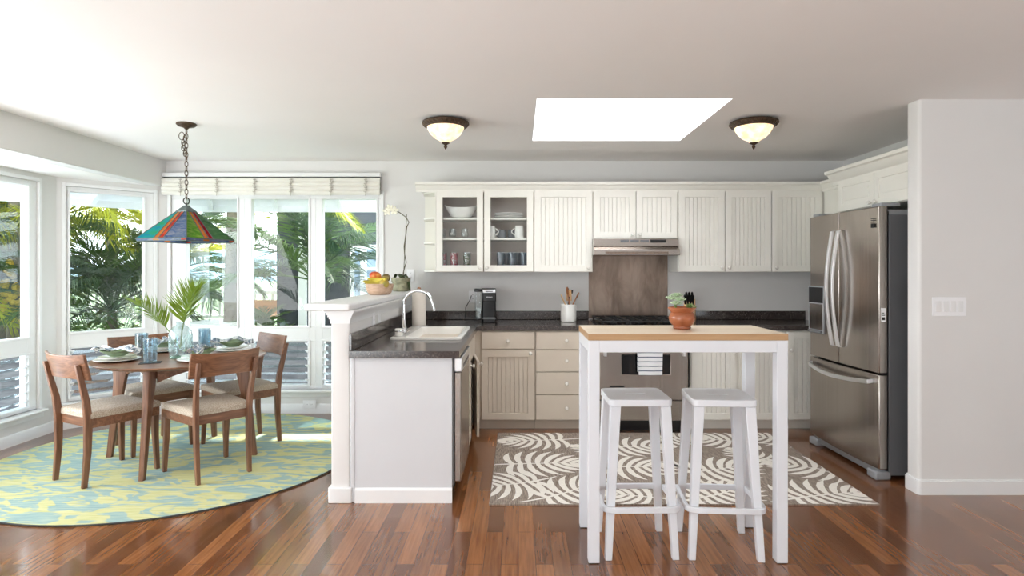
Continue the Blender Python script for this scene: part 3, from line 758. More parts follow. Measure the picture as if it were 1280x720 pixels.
G().box(-.498, .81, YB-.024-5.52, YB-.003-5.52, .0425, .127).build('backsplash', M['granite'], wt2, bevel=.004)

# sink and faucet
sk = thing('sink', 'white drop-in kitchen sink set into the peninsula worktop', 'sink', (-.645, 4.56, .9145))
def rr(x0, x1, y0, y1, r, z): return [Vector((x, y, z)) for x, y in rect_round(x0, x1, y0, y1, r, 5)]
G().rings([rr(-.25, .25, -.42, .42, .04, 0.0005), rr(-.25, .25, -.42, .42, .04, .011), rr(-.24, .24, -.41, .41, .035, .016), rr(-.15, .215, -.385, .385, .05, .014), rr(-.14, .205, -.375, .375, .05, -.01), rr(-.12, .185, -.35, .35, .06, -.19), rr(-.03, .05, -.04, .04, .03, -.20)], cap=False).build('basin', M['porcelain'], sk)
G().lathe([(.0, -.199), (.042, -.199), (.045, -.196), (.03, -.194), (0.001, -.194)], (.01, 0, 0), cap=False).build('drain', M['chrome'], sk)
fa = thing('faucet', 'chrome gooseneck faucet with side lever at the sink', 'faucet', (-.845, 4.43, .93))
G().rings([rr(-.028, .028, -.12, .12, .026, 0.0005), rr(-.028, .028, -.12, .12, .026, .008), rr(-.02, .02, -.11, .11, .02, .014)]).build('deck_plate', M['chrome'], fa)
G().lathe([(.024, .012), (.024, .03), (.018, .05), (.016, .10)], seg=16).build('base', M['chrome'], fa)
pts = [(0, 0, .09), (0, 0, .2)] + [(.105-.105*math.cos(a), 0, .215+.10*math.sin(a)) for a in [PI*i/14 for i in range(0, 13)]] + [(.222, 0, .19), (.226, 0, .165)]
G().tube(pts, [.0125]*(len(pts)-2)+[.013, .015], 12).build('spout', M['chrome'], fa)
G().tube([(0, -.03, .05), (0, -.055, .075), (0.005, -.075, .115), (.01, -.08, .155)], [.016, .011, .008, .006], 10).build('lever', M['chrome'], fa)
sp = thing('soap_dispenser', 'short white soap cup on the sink deck left of the faucet', 'dispenser', (-.845, 4.24, .93))
G().lathe([(.026, 0.0005), (.028, .004), (.028, .05), (.024, .054), (.021, .05), (.02, .02), (.001, .02)], cap=False).build('cup', M['porcelain'], sp)
G().lathe([(.0275, .03), (.029, .032), (.029, .04), (.0275, .042)], cap=False).build('rim_band', M['chrome'], sp)
pt = thing('paper_towel_roll', 'paper towel roll on an upright holder behind the sink', 'paper towel', (-.845, 5.1, .9145))
G().lathe([(.075, 0.0005), (.075, .008), (.07, .012), (.001, .012)]).build('holder_base', M['chrome'], pt)
G().lathe([(.019, .013), (.057, .013), (.058, .02), (.058, .286), (.057, .292), (.019, .292)], seg=32).build('paper_roll', M['paper'], pt)
G().lathe([(.006, .29), (.006, .305), (.015, .309), (.017, .32), (.014, .332), (.006, .338)]).build('knob', M['mid_wood'], pt)

# ------------------------------------------------------------------ range, hood, steel splash panel
ra = thing('range', 'stainless steel gas range with black oven window under the hood', 'range', (1.072, 5.14, 0))
G().box(-.378, .378, .03, .69, .10, .905).build('body', M['steel'], ra)
G().box(-.37, .37, .08, .66, 0, .099).build('plinth', M['black'], ra)
od = G(); holes(od, -.376, .376, .288, .775, -.02, .028, [(-.19, .225, .505, .675)])
od = od.build('oven_door', M['steel'], ra, bevel=.004)
G().prism_y([(x-0.0, z) for x, z in rect_round(-.188, .223, .507, .673, .03)], -.022, .0).build('oven_window', M['blackgloss'], od)
G().box(-.19, .225, .0, .02, .505, .675).build('window_seal', M['black'], od)
hb = G().tube([(-.36, -.065, .735), (.36, -.065, .735)], .012, 12)
for x in (-.335, .335): hb.box(x-.012, x+.012, -.068, -.019, .665, .75)
hb.build('handle', M['handle'], od, bevel=.003)
G().box(-.29, -.17, -.0225, -.0195, .395, .41).build('nameplate', M['black'], od)
G().box(-.376, .376, -.015, .028, .115, .277).build('storage_drawer', M['steel'], ra, bevel=.004)
G().box(-.378, .378, -.02, .03, .79, .905).build('control_panel', M['steel_h'], ra, bevel=.005)
for x in (-.29, -.15, 0, .15, .29):
    seg = 16; g = G(); g.rings([[Vector((x+a*math.cos(2*PI*k/seg), -.02-b, .848+a*math.sin(2*PI*k/seg))) for k in range(seg)] for a, b in ((.024, 0.0005), (.022, .012), (.018, .026))]); g.build('burner_knob', M['black'], ra)
G().box(-.378, .378, -.02, .69, .9055, .918).build('cooktop', M['blackgloss'], ra, bevel=.003)
for i in range(3):
    x0 = -.36+.242*i; x1 = x0+.236; g = G()
    for y in (.03, .34, .65): g.box(x0, x1, y-.007, y+.007, .945, .957)
    for x in (x0+.007, (x0+x1)/2, x1-.007): g.box(x-.007, x+.007, .03, .65, .945, .957)
    for x in (x0+.012, x1-.012):
        for y in (.04, .64): g.box(x-.008, x+.008, y-.008, y+.008, .9185, .946)
    for y in (.19, .50):
        for k in range(4):
            a = PI/4+PI/2*k; g.tube([((x0+x1)/2+.03*math.cos(a), y+.03*math.sin(a), .953), ((x0+x1)/2+.10*math.cos(a), y+.10*math.sin(a), .953)], .006, 6)
        g.lathe([(.04, .9185), (.042, .93), (.03, .938), (.002, .938)], ((x0+x1)/2, y, 0), 16)
    g.build('burner_grate', M['iron'], ra, bevel=.002)
tw = thing('dish_towel', 'white towel with thin blue stripes hanging from the oven handle', 'towel', (1.113, 5.073, .735))
def twf(u, v, k):
    x = -.105+.21*u; t = v; o = .0135 + .004*k
    wob = .004*math.sin(u*9+v*3)*min(1, max(0, t-.1)*3)
    if t < .18: a = PI*(t/.18); return Vector((x, o*math.cos(a) if False else math.cos(a)*o, math.sin(a)*o))
    d = (t-.18)/.82
    return Vector((x*(1-.05*d), -o-wob-.003*d, -.225*d))
def twb(u, v, k):
    o = .0135+.004*k; return Vector((-.105+.21*u, o+.001, -.20*v))
g = G().slab(twf, 16, 24).slab(twb, 8, 6); g.build('cloth', M['towel'], tw)
ho = thing('range_hood', 'low stainless under-cabinet range hood with vent slots', 'hood', (X(793.5, 137.5), 5.40, 1.53))
hw = .384
G().box(-hw, hw, .0, .448, .082, .149).build('body', M['steel_h'], ho, bevel=.003)
G().rings([[Vector(p) for p in ((-hw, .0, .08), (hw, .0, .08), (hw, .448, .08), (-hw, .448, .08))], [Vector(p) for p in ((-hw, -.045, .05), (hw, -.045, .05), (hw, .448, .05), (-hw, .448, .05))], [Vector(p) for p in ((-hw, -.045, .0), (hw, -.045, .0), (hw, .448, .0), (-hw, .448, .0))]]).build('canopy', M['steel_h'], ho, bevel=.003)
for i in range(3):
    x0 = -.14+.09*i; G().box(x0, x0+.075, -.002, .003, .115, .138).build('vent_slot', M['fridge_side'], ho)
G().box(.13, .27, -.002, .003, .112, .14).build('switch_panel', M['black'], ho)
G().box(-.28, .28, -.0475, -.044, .012, .03).build('light_strip', M['steel_panel'], ho)
sp_ = tag(G().box(X(736, 128.6), X(835, 128.6), YB-.006, YB-.0005, .925, 1.66).build('splash_panel', M['steel_cloud']), 'brown-tinted brushed steel splash panel on the wall behind the range', 'panel')

# ------------------------------------------------------------------ refrigerator
fr = thing('refrigerator', 'stainless french-door refrigerator with bottom freezer and grey sides', 'refrigerator', (2.366, 4.42, 0), -PI/2+math.radians(1.2))
W = .45
G().box(-W+.01, W-.01, .085, .74, .03, 1.765).build('body', M['fridge_side'], fr, bevel=.006)
G().box(-W+.02, W-.02, .07, .09, .06, 1.79).build('gasket', M['black'], fr)
def fdoor(x0, x1, z0, z1, name):
    n = 10
    front = [(x0+(x1-x0)*i/n, -.018*(1-(( (x0+(x1-x0)*i/n))/W)**2)+.012) for i in range(n+1)]
    front[0] = (front[0][0], front[0][1]); poly = front + [(x1, .07), (x0, .07)]
    return G().prism(poly, z0, z1).build(name, M['steel'], fr, bevel=.006)
dl = fdoor(-W, -.003, .712, 1.82, 'door'); dr = fdoor(.003, W, .712, 1.82, 'door'); fz = fdoor(-W, W, .075, .70, 'freezer_drawer')
def bow(x, dx):
    pts = [(x+dx*.0, -.015, 1.69), (x, -.03, 1.685)] + [(x, -.035-.045*math.sin(PI*t), 1.68-.84*t) for t in [i/14 for i in range(15)]] + [(x, -.015, .835)]
    g = G(); secs = []
    for i, p in enumerate(pts):
        p = Vector(p); secs.append([p+Vector((-.013, -.009, 0)), p+Vector((.013, -.009, 0)), p+Vector((.013, .009, 0)), p+Vector((-.013, .009, 0))])
    return g.loft(secs)
bow(-.04, 0).build('handle', M['handle'], dl, bevel=.004); bow(.04, 0).build('handle', M['handle'], dr, bevel=.004)
pts = [(-.40, .0, .655), (-.39, -.02, .652)] + [(-.39+.78*t, -.025-.05*math.sin(PI*t), .648-.02*math.sin(PI*t)) for t in [i/16 for i in range(17)]] + [(.40, .0, .655)]
g = G(); g.loft([[Vector(p)+Vector((0, -.008, -.014)), Vector(p)+Vector((0, -.008, .014)), Vector(p)+Vector((0, .008, .014)), Vector(p)+Vector((0, .008, -.014))] for p in pts]); g.build('handle', M['handle'], fz, bevel=.004)
G().box(-.43, -.20, -.012, .02, .90, 1.27).build('dispenser', M['grey_plastic'], dl, bevel=.004)
G().box(-.42, -.21, -.0145, -.01, 1.14, 1.26).build('dispenser_screen', M['blackgloss'], dl)
G().box(-.415, -.215, -.014, -.011, .93, 1.13).build('dispenser_niche', M['steel'], dl, bevel=.003)
G().box(-.41, -.22, -.03, -.01, .905, .925).build('drip_tray', M['fridge_side'], dl, bevel=.003)
bd = G()
for i in range(3): bd.box(.382, .412, -.0022, .006, 1.716+.012*i, 1.721+.012*i)
bd.box(.382, .388, -.0022, .006, 1.68, 1.708).box(.394, .400, -.0022, .006, 1.684, 1.708).box(.406, .412, -.0022, .006, 1.68, 1.708).box(.382, .412, -.0022, .006, 1.704, 1.709)
bd.build('badge', M['tail'], dr)
G().box(.4495, .4507, .025, .055, 1.055, 1.145).build('care_sticker', M['outlet'], dr, ).data
G().box(.4507, .4512, .03, .05, 1.065, 1.085).box(.4507, .4512, .03, .05, 1.095, 1.10).box(.4507, .4512, .03, .045, 1.11, 1.115).build('sticker_print', M['tail'], dr)
for sx in (-1, 1):
    G().box(sx*(W-.06)-.05, sx*(W-.06)+.05, .03, .16, 1.8215, 1.845).build('hinge_cover', M['grey_plastic'], fr, bevel=.004)
G().box(-W+.02, W-.02, .09, .6, 1.766, 1.80).build('top_cap', M['grey_plastic'], fr, bevel=.004)
G().box(-W+.03, W-.03, .03, .09, .02, .07).build('base_grille', M['grey_plastic'], fr, bevel=.006)
for sx in (-1, 1):
    G().prism([(sx*(W-.12), .0), (sx*(W-.01), -.005), (sx*(W-.01), .10), (sx*(W-.12), .10)], .0, .055).build('foot', M['grey_plastic'], fr, bevel=.01)

# ------------------------------------------------------------------ rugs
rg = tag(G().prism([(1.27*math.cos(2*PI*i/96), 1.27*math.sin(2*PI*i/96)) for i in range(96)], .0005, .012).build('round_rug', M['rug_dining'], loc=(-2.52, 4.53, 0)), 'round yellow and teal botanical rug under the dining table', 'rug')
ring = G(); ring.rings([[Vector(((1.27+.004*math.cos(b))*math.cos(2*PI*i/96), (1.27+.004*math.cos(b))*math.sin(2*PI*i/96), .0065+.0055*math.sin(b))) for b in [2*PI*k/6 for k in range(6)]] for i in range(96)], closed=True)
ring.build('rug_binding', M['slate'], rg)
kr = G(); RX0, RX1, RY0, RY1 = -1.16, 1.16, -.78, .78
kr.box(RX0, RX1, RY0, RY1, .0005, .008)
kr.mi = 1
def cl(p, z): return Vector((max(RX0+.004, min(RX1-.004, p[0])), max(RY0+.004, min(RY1-.004, p[1])), z))
def inside(p): return RX0 < p[0] < RX1 and RY0 < p[1] < RY1
ZC = [0.0082]
def strip(pts, ws, z):
    L = []
    for i, p in enumerate(pts):
        q = Vector(pts[min(i+1, len(pts)-1)])-Vector(pts[max(i-1, 0)]); q = Vector((-q.y, q.x)); 
        if q.length: q.normalize()
        L.append((p+q*ws[i], p-q*ws[i]))
    for i in range(len(L)-1):
        c = [L[i][0], L[i+1][0], L[i+1][1], L[i][1]]
        if sum(inside(k) for k in c) >= 1: kr.quad([cl(k, z) for k in c])
def leaf(cx, cy, ang, L, W, stem=.35):
    ca, sa = math.cos(ang), math.sin(ang)
    T = lambda x, y: Vector((cx+ca*x-sa*y, cy+sa*x+ca*y))
    z = ZC[0]; ZC[0] += .00004
    bend = random.uniform(-.25, .25)
    mid = lambda t: (L*t, bend*L*t*t)
    n = 9
    for s in (-1, 1):
        for i in range(n):
            t = .03 + .88*i/(n-1); bx, by = mid(t)
            ln = W*(.55+.6*math.sin(PI*min(1, (t+.22)*.85)))*(1-.55*t**2.2)
            a0 = math.radians(118-92*t); a1 = a0 - math.radians(52)
            p0 = Vector((bx, by)); p1 = p0+Vector((math.cos(a0), s*math.sin(a0)))*ln*.62; p2 = p1+Vector((math.cos(a1), s*math.sin(a1)))*ln*.52
            pts = []; ws = []
            for k in range(9):
                u = k/8; q = p0*(1-u)**2+p1*2*u*(1-u)+p2*u*u; pts.append(T(q.x, q.y))
                ws.append(L*.047*(.35+.65*math.sin(PI*min(1, .15+u*.8)))*(1 if u < .75 else (1-u)*3.2+.2)*random.uniform(.85, 1.0))
            strip(pts, ws, z+.00001*i)
    st = [T(*mid(t)) for t in [-stem, -.2, 0, .3, .6, 1.0]]
    strip(st, [.006, .008, .012, .008, .006, .002], z+.0003)
LV = [(-.855, .54, 3.3, .50, .24), (-.80, -.02, .1, .54, .27), (-1.04, -.47, 3.6, .44, .25), (-.62, -.57, .5, .50, .26), (-.085, .40, .25, .54, .25), (-.17, -.13, -.2, .50, .25),
      (-.22, -.66, 2.9, .46, .22), (.43, -.17, .2, .54, .27), (.68, .54, 2.9, .52, .24), (.30, -.62, .35, .50, .24), (1.06, -.10, 2.5, .50, .25), (.92, -.62, .3, .52, .26), (1.06, .62, 2.7, .44, .22), (.36, .62, .4, .40, .19), (-.42, .30, 2.7, .32, .15), (.72, .14, 2.2, .36, .17)]
LV = [(x-.45*L*math.cos(a), y-.45*L*math.sin(a), a, L, W) for x, y, a, L, W in LV]
for a in LV: leaf(*a)
tag(kr.build('kitchen_rug', [M['rug_taupe'], M['rug_cream']], loc=(.985, 4.34, 0), flat=True), 'rectangular taupe rug with cream tropical leaves on the kitchen floor', 'rug')

# ------------------------------------------------------------------ bar table and stools
bt = thing('bar_table', 'tall white bar table with a pale butcher-block top', 'table', (.808, 3.077, 0))
hx, hy = .474, .224
top = G().box(-hx, hx, -hy, hy, 1.063, 1.094); 
top.build('tabletop', [M['butcher']], bt, bevel=.002)
G().box(-hx, hx, -hy-.0012, -hy+.0005, 1.0635, 1.0935).box(hx-.0005, hx+.0012, -hy, hy, 1.0635, 1.0935).box(-hx-.0012, -hx+.0005, -hy, hy, 1.0635, 1.0935).build('edge_band', M['beech'], bt)
g = G()
for a in ((-hx+.053, hx-.053, -hy, -hy+.052), (-hx+.053, hx-.053, hy-.052, hy), (-hx, -hx+.052, -hy+.053, hy-.053), (hx-.052, hx, -hy+.053, hy-.053)): g.box(a[0], a[1], a[2], a[3], 1.006, 1.0625)
g.build('apron', M['lacquer'], bt, bevel=.0015)
for x in (-hx, hx-.0525):
    for y in (-hy, hy-.0525):
        l = G().box(x, x+.0525, y, y+.0525, .004, 1.0625).build('leg', M['lacquer'], bt, bevel=.0015)
        G().box(x+.003, x+.0495, y+.003, y+.0495, 0.0002, .004).build('foot_pad', M['rubber'], l)
def make_stool(label, loc, rz):
    r = thing('bar_stool', label, 'stool', loc, rz, 'white bar stools')
    s = G(); out = rect_round(-.155, .155, -.15, .15, .03, 5); sl = rect_round(-.05, .05, -.011, .011, .0105, 5)
    # seat plate with the hand slot: outer ring bridged to the slot ring
    n = len(out)
    for z0, z1 in ((.735, .768),):
        o0 = [Vector((x, y, z0)) for x, y in out]; o1 = [Vector((x, y, z1)) for x, y in out]; i0 = [Vector((x, y, z0)) for x, y in sl]; i1 = [Vector((x, y, z1)) for x, y in sl]
        s.rings([o0, o1, i1, i0], closed=True)
    s.build('seat', M['lacquer'], r, bevel=.004)
    for sx in (-1, 1):
        for sy in (-1, 1):
            tx, ty, bx, by = sx*.122, sy*.117, sx*.163, sy*.158
            secs = []
            for (x, y, z, h) in ((bx, by, 0.0, .0165), (bx+(tx-bx)*.45, by+(ty-by)*.45, .33, .020), (tx, ty, .734, .025)):
                secs.append([(x-h, y-h, z), (x+h, y-h, z), (x+h, y+h, z), (x-h, y+h, z)])
            G().loft(secs).build('leg', M['lacquer'], r, bevel=.003)
    # wrap-round footrest: bent flat bar at front and both sides, straight bar at the back
    z = .245; hwid = .185
    path = [(-hwid+.005, .13), (-hwid, -.12)] + [(-hwid+.05-.05*math.cos(a), -.13-.05*math.sin(a)) for a in [PI/2*i/5 for i in range(1, 6)]]
    path = path + [(-x, y) for x, y in reversed(path)]
    secs = []
    for i, p in enumerate(path):
        a = Vector(path[max(i-1, 0)]); b = Vector(path[min(i+1, len(path)-1)]); d = (b-a).normalized(); nrm = Vector((-d.y, d.x)); q = Vector(p)
        secs.append([(q+nrm*.009).to_3d()+Vector((0, 0, z-.014)), (q-nrm*.009).to_3d()+Vector((0, 0, z-.014)), (q-nrm*.009).to_3d()+Vector((0, 0, z+.014)), (q+nrm*.009).to_3d()+Vector((0, 0, z+.014))])
    G().loft(secs).build('footrest', M['lacquer'], r, bevel=.003)
    G().box(-.13, .13, .136, .152, z-.014, z+.014).build('back_rail', M['lacquer'], r, bevel=.003)
    return r
s1 = make_stool('left of the two white bar stools at the bar table', (.594, 3.06, 0), math.radians(1))
dup(s1, (1.012, 3.05, 0), math.radians(-4), 'right of the two white bar stools, nearer the refrigerator')

# ------------------------------------------------------------------ dining table
RT = .012
dt = thing('dining_table', 'round walnut dining table on tapered splayed legs, set for four', 'table', (-2.505, 4.475, RT))
TT = .742
G().lathe([(.0, TT-.030), (.50, TT-.030), (.548, TT-.024), (.574, TT-.010), (.577, TT-.004), (.572, TT), (0.0, TT)], seg=72, cap=False).build('tabletop', M['walnut_h'], dt)
for k in range(4):
    a = math.radians(-87+90*k); R = Matrix.Rotation(a, 4, 'Z')
    secs = []
    for (rad, hr, ht, z) in ((.525, .020, .017, 0), (.475, .030, .021, .38), (.435, .050, .024, .66), (.43, .055, .024, TT-.031)):
        sec = [Vector((rad+hr*math.cos(b)*(.9 if abs(math.cos(b)) > .9 else 1), ht*math.sin(b), z)) for b in [2*PI*i/12 for i in range(12)]]
        sec = [Vector((rad+max(-hr, min(hr, 1.25*hr*math.cos(b))), max(-ht, min(ht, 1.25*ht*math.sin(b))), z)) for b in [2*PI*i/16 for i in range(16)]]
        secs.append([R @ p for p in sec])
    G().rings(secs).build('leg', M['walnut'], dt, ang=50)
    # arched apron to the next leg
    p0 = R @ Vector((.405, .0, 0)); p1 = Matrix.Rotation(a+PI/2, 4, 'Z') @ Vector((.405, 0, 0)); d = (p1-p0); L = d.length; d.normalize(); nn = Vector((-d.y, d.x, 0))
    def ap(u, v, s, p0=p0, d=d, L=L, nn=nn):
        bot = TT-.032-.035-.06*(abs(2*u-1)**1.8); z = bot+(TT-.0315-bot)*v
        q = p0+d*(L*(.05+.90*u))+nn*(.010 if s else -.010); return Vector((q.x, q.y, z))
    G().slab(ap, 16, 1).build('apron', M['walnut_h'], dt, bevel=.002)

# dining chairs: local front = +Y
def make_chair(label, loc, rz):
    r = thing('dining_chair', label, 'chair', loc, rz, 'walnut dining chairs')
    def cush(x, y):  # dome
        return .012*(1-(x/.22)**4)*(1-(y/.22)**4)
    rim = lambda y: .225-.035*(.5-y/.44)
    def seatf(u, v, s):
        y = -.205+.43*v; x = (2*u-1)*rim(y)
        e = min(min(u, 1-u)*2*rim(y), min(v, 1-v)*.43); rd = .018
        drop = 0 if e > rd else rd-math.sqrt(max(0, rd*rd-(rd-e)**2))
        if s: return Vector((x, y, .478-drop+.010*max(0, 1-(x/.21)**2)*max(0, 1-(y/.22)**2)))
        return Vector((x, y, .436))
    us = 20
    def remap(f):   # denser at the borders
        return lambda u, v, s: f(.5-.5*math.cos(PI*u), .5-.5*math.cos(PI*v), s)
    G().slab(remap(seatf), us, us).build('seat', M['tweed'], r, ang=60)
    fr_ = G()
    poly = lambda o: [(-rim(-.205)+o, -.205+o), (rim(-.205)-o, -.205+o), (rim(.225)-o, .225-o), (-rim(.225)+o, .225-o)]
    a, b = poly(.004), poly(.026)
    fr_.rings([[Vector((x, y, .375)) for x, y in a], [Vector((x, y, .4355)) for x, y in a], [Vector((x, y, .4355)) for x, y in b], [Vector((x, y, .375)) for x, y in b]], closed=True)
    fr_.build('apron', M['walnut_h'], r, bevel=.003)
    for sx in (-1, 1):
        secs = []
        for x, y, z, h, k in ((.208, .212, 0, .0135, .0135), (.200, .202, .25, .017, .018), (.198, .200, .43, .019, .022)):
            secs.append([(sx*x-h, y-k, z), (sx*x+h, y-k, z), (sx*x+h, y+k, z), (sx*x-h, y+k, z)])
        G().loft(secs).build('leg', M['walnut'], r, bevel=.004)
        secs = []
        for x, y, z, h, k in ((.168, -.232, 0, .0125, .015), (.170, -.214, .22, .014, .020), (.174, -.212, .42, .015, .023), (.178, -.226, .55, .014, .020), (.183, -.256, .68, .013, .017), (.186, -.284, .79, .012, .012)):
            secs.append([(sx*x-h, y-k, z), (sx*x+h, y-k, z), (sx*x+h, y+k, z), (sx*x-h, y+k, z)])
        G().loft(secs).build('leg', M['walnut'], r, bevel=.004)
    def bk(u, v, s):
        x = -.225+.45*u; q = (2*u-1)**2
        y = -.262+.045*q*1.0-.27*.14*v - (.0 if s else .018)
        zz = .695+.15*v+.010*(q)*(2*v-1)
        return Vector((x, y+.004, zz))
    G().slab(bk, 20, 4).build('backrest', M['walnut_h'], r, bevel=.004, ang=50)
    return r
F = lambda deg: math.radians(deg-90)
ch = make_chair('walnut dining chair at left, its side toward the camera, nearest the left window', (-2.80, 4.09, RT), F(63))
dup(ch, (-2.135, 4.145, RT), F(140), 'walnut dining chair in front, its back toward the camera, nearest the half wall')
dup(ch, (-2.215, 4.80, RT), F(229), 'walnut dining chair at back right, before the louvers of the back windows')
dup(ch, (-2.89, 4.735, RT), F(-38), 'walnut dining chair at the back left of the table in the bay corner')

# ------------------------------------------------------------------ things on the dining table
TZ = TT+RT+.0005
C0 = (-2.505, 4.475)
def plate(r, label, group, z): 
    o = G().lathe([(0.0, 0), (r*.62, 0), (r*.66, .002), (r, .014), (r-.001, .017), (r*.66, .006), (0, .005)], seg=36, cap=False).build('dinner_plate', M['porcelain'])
    return tag(o, label, 'plate', group)
SET = [('at the left chair', (-.335, -.225), .3), ('in front of the near right chair', (.235, -.20), 2.1), ('at the back right chair', (.225, .315), 3.6), ('at the back left chair', (-.30, .275), 5.1)]
def bowl_thing():
    g = G(); g.lathe([(0, 0), (.045, 0), (.05, .004), (.088, .026), (.108, .042), (.105, .044), (.085, .031), (.045, .009), (0, .008)], seg=36, cap=False)
    o = g.build('serving_bowl', M['bowl_green']); return o
def napkin_thing(seed):
    rnd = random.Random(seed); g = G()
    def f(u, v, s):
        x = -.15+.30*u; pinch = .25+.75*abs(2*u-1)**.8
        y = (v-.5)*.13*pinch
        z = .020+.018*math.sin(v*9+u*7+seed)*pinch+.012*math.sin(u*11+seed)-.02*abs(2*u-1)
        return Vector((x, y, z+.026+(.004 if s else 0)))
    g.slab(f, 26, 16); o = g.build('napkin', M['napkin'], ang=80); return o
p0 = plate(.145, '', 'charger plates', 0); p1 = plate(.118, '', 'salad plates', 0); b0 = bowl_thing()
for i, (wh, (dx, dy), a) in enumerate(SET):
    x, y = C0[0]+dx, C0[1]+dy
    q = p0 if i == 0 else dup(p0); q.location = (x, y, TZ); tag(q, 'large white plate under the place setting '+wh, 'plate', 'large white plates on the dining table')
    q = p1 if i == 0 else dup(p1); q.location = (x, y, TZ+.0175); tag(q, 'smaller white plate on top of the large one '+wh, 'plate', 'small white plates on the dining table')
    q = b0 if i == 0 else dup(b0); q.location = (x, y, TZ+.0345); tag(q, 'shallow olive green bowl on the plates '+wh, 'bowl', 'green bowls on the dining table')
    n = napkin_thing(i*1.7); n.location = (x, y, TZ+.0345+.012); n.rotation_euler = (0, 0, a-.3); tag(n, 'crumpled printed grey napkin in the bowl '+wh, 'napkin', 'napkins on the dining table')
def tumbler_mesh(name, r, h, mat, wob=0.0):
    g = G().lathe([(0, .0), (r*.92, 0), (r*.95, .004), (r, h), (r-.003, h), (r*.95-.004, .012), (0, .012)], seg=24, cap=False)
    return g.build(name, M[mat])
t0 = tumbler_mesh('tumbler', .044, .165, 'tumbler')
co = tag(G().box(-.065, .065, -.05, .05, 0, .004).build('coaster', M['slate'], loc=(-2.545, 4.15, TZ), rotz=.4, bevel=.001), 'thin dark coaster under the nearest blue tumbler', 'coaster')
TP = [((-2.557, 4.167, TZ+.0045), 'blue glass tumbler on the dark coaster nearest the camera'), ((-2.845, 4.53, TZ), 'blue glass tumbler behind the left place setting, left of the vase'),
      ((-2.475, 4.74, TZ), 'blue glass tumbler right of the vase, the nearer of the pair'), ((-2.56, 4.89, TZ), 'blue glass tumbler right of the vase, the farther of the pair')]
for i, (l, lb) in enumerate(TP):
    q = t0 if i == 0 else dup(t0); q.location = l; tag(q, lb, 'glass', 'blue tumblers on the dining table')
cd = thing('candle_holder', 'small clear glass votive with an aqua base beside the vase', 'candle holder', (-2.50, 4.37, TZ))
G().lathe([(0, 0), (.034, 0), (.038, .006), (.036, .018), (0, .018)], seg=24, cap=False).build('base', M['aqua_base'], cd)
G().lathe([(0, .019), (.036, .019), (.038, .07), (.0355, .07), (.033, .024), (0, .024)], seg=24, cap=False).build('cup', M['clear'], cd)
va = thing('vase', 'pale aqua ribbed glass vase on the dining table', 'vase', (-2.545, 4.52, TZ))
prof = [(0, 0), (.062, 0), (.074, .01), (.078, .03), (.079, .15), (.074, .185), (.055, .212), (.032, .226), (.027, .235), (.031, .25), (.028, .25), (.024, .236), (.029, .224), (.052, .208), (.071, .183), (.0755, .15), (.0745, .03), (.06, .012), (0, .010)]
G().lathe(prof, seg=40, cap=False).build('vase_body', M['vase_glass'], va)
g = G()
for k in range(20):
    for s in (-1, 1):
        a0 = 2*PI*k/20; g.tube([(.0795*math.cos(a0+s*.9*t), .0795*math.sin(a0+s*.9*t), .03+.13*t) for t in [i/8 for i in range(9)]], .0016, 5)
g.build('diamond_ribs', M['vase_glass'], va)
# ---- palm frond builder (also used by the garden palms)
def frond_mesh(name, mat, L=1.0, n=34, lw=.018, ll=.34, arch=.5, seed=0, stem=.25, droop=.3, stem_r=.009):
    rnd = random.Random(seed); g = G()
    def P(t):  # along local +Y, rising then falling
        return Vector((.04*L*math.sin(t*2+seed), L*t*(1-.12*arch*t), L*(arch*.62*t-arch*.85*t*t)))
    pts = [P(i/16) for i in range(17)]
    g.tube(pts, [stem_r*(1-.85*i/16) for i in range(17)], 5)
    for i in range(n):
        t = stem+(1-stem)*(i+.5)/n; p = P(t); d = (P(min(1, t+.02))-P(t-.02)).normalized()
        side = d.cross(Vector((0, 0, 1))).normalized(); up = side.cross(d)
        l = ll*L*(.35+.65*math.sin(PI*min(1, .25+.72*(t-stem)/(1-stem))))*rnd.uniform(.9, 1.08)
        for s in (-1, 1):
            sp = math.radians(rnd.uniform(48, 60)-26*(t-stem)/(1-stem))
            dr = (side*s*math.sin(sp)+d*math.cos(sp)+up*(.28+rnd.uniform(-.08, .1))).normalized()
            a = p; m = p+dr*l*.45; e_ = p+dr*l+Vector((0, 0, -droop*l*rnd.uniform(.7, 1.3)))
            wv = d*lw*L*.5
            v = [g.bm.verts.new(q) for q in (a-wv*.5, m-wv, m+wv, a+wv*.5)]; tip = g.bm.verts.new(e_)
            g.face(v); g.face([v[1], tip, v[2]])
    g.bm.verts.ensure_lookup_table()
    me_o = g.build(name, mat, flat=True); me = me_o.data; bpy.data.objects.remove(me_o); return me
def place_mesh(name, me, parent, loc, rot):
    o = bpy.data.objects.new(name, me); COL.objects.link(o); o.parent = parent; o.location = loc; o.rotation_euler = rot; return o
fme = frond_mesh('frond', M['frond'], L=.50, n=40, lw=.024, ll=.50, arch=.35, seed=3, stem=.40, droop=.12, stem_r=.005)
fro = thing('palm_cutting', 'cut green palm fronds standing in the glass vase', 'palm fronds', (-2.545, 4.52, TZ+.02))
for (rz, tilt) in ((math.radians(85), 50), (math.radians(-40), 76), (math.radians(-110), 80)):
    # the stem rises out of the neck, then the blade leans over
    place_mesh('frond', fme, fro, (0, 0, .03), (math.radians(tilt), 0, rz))

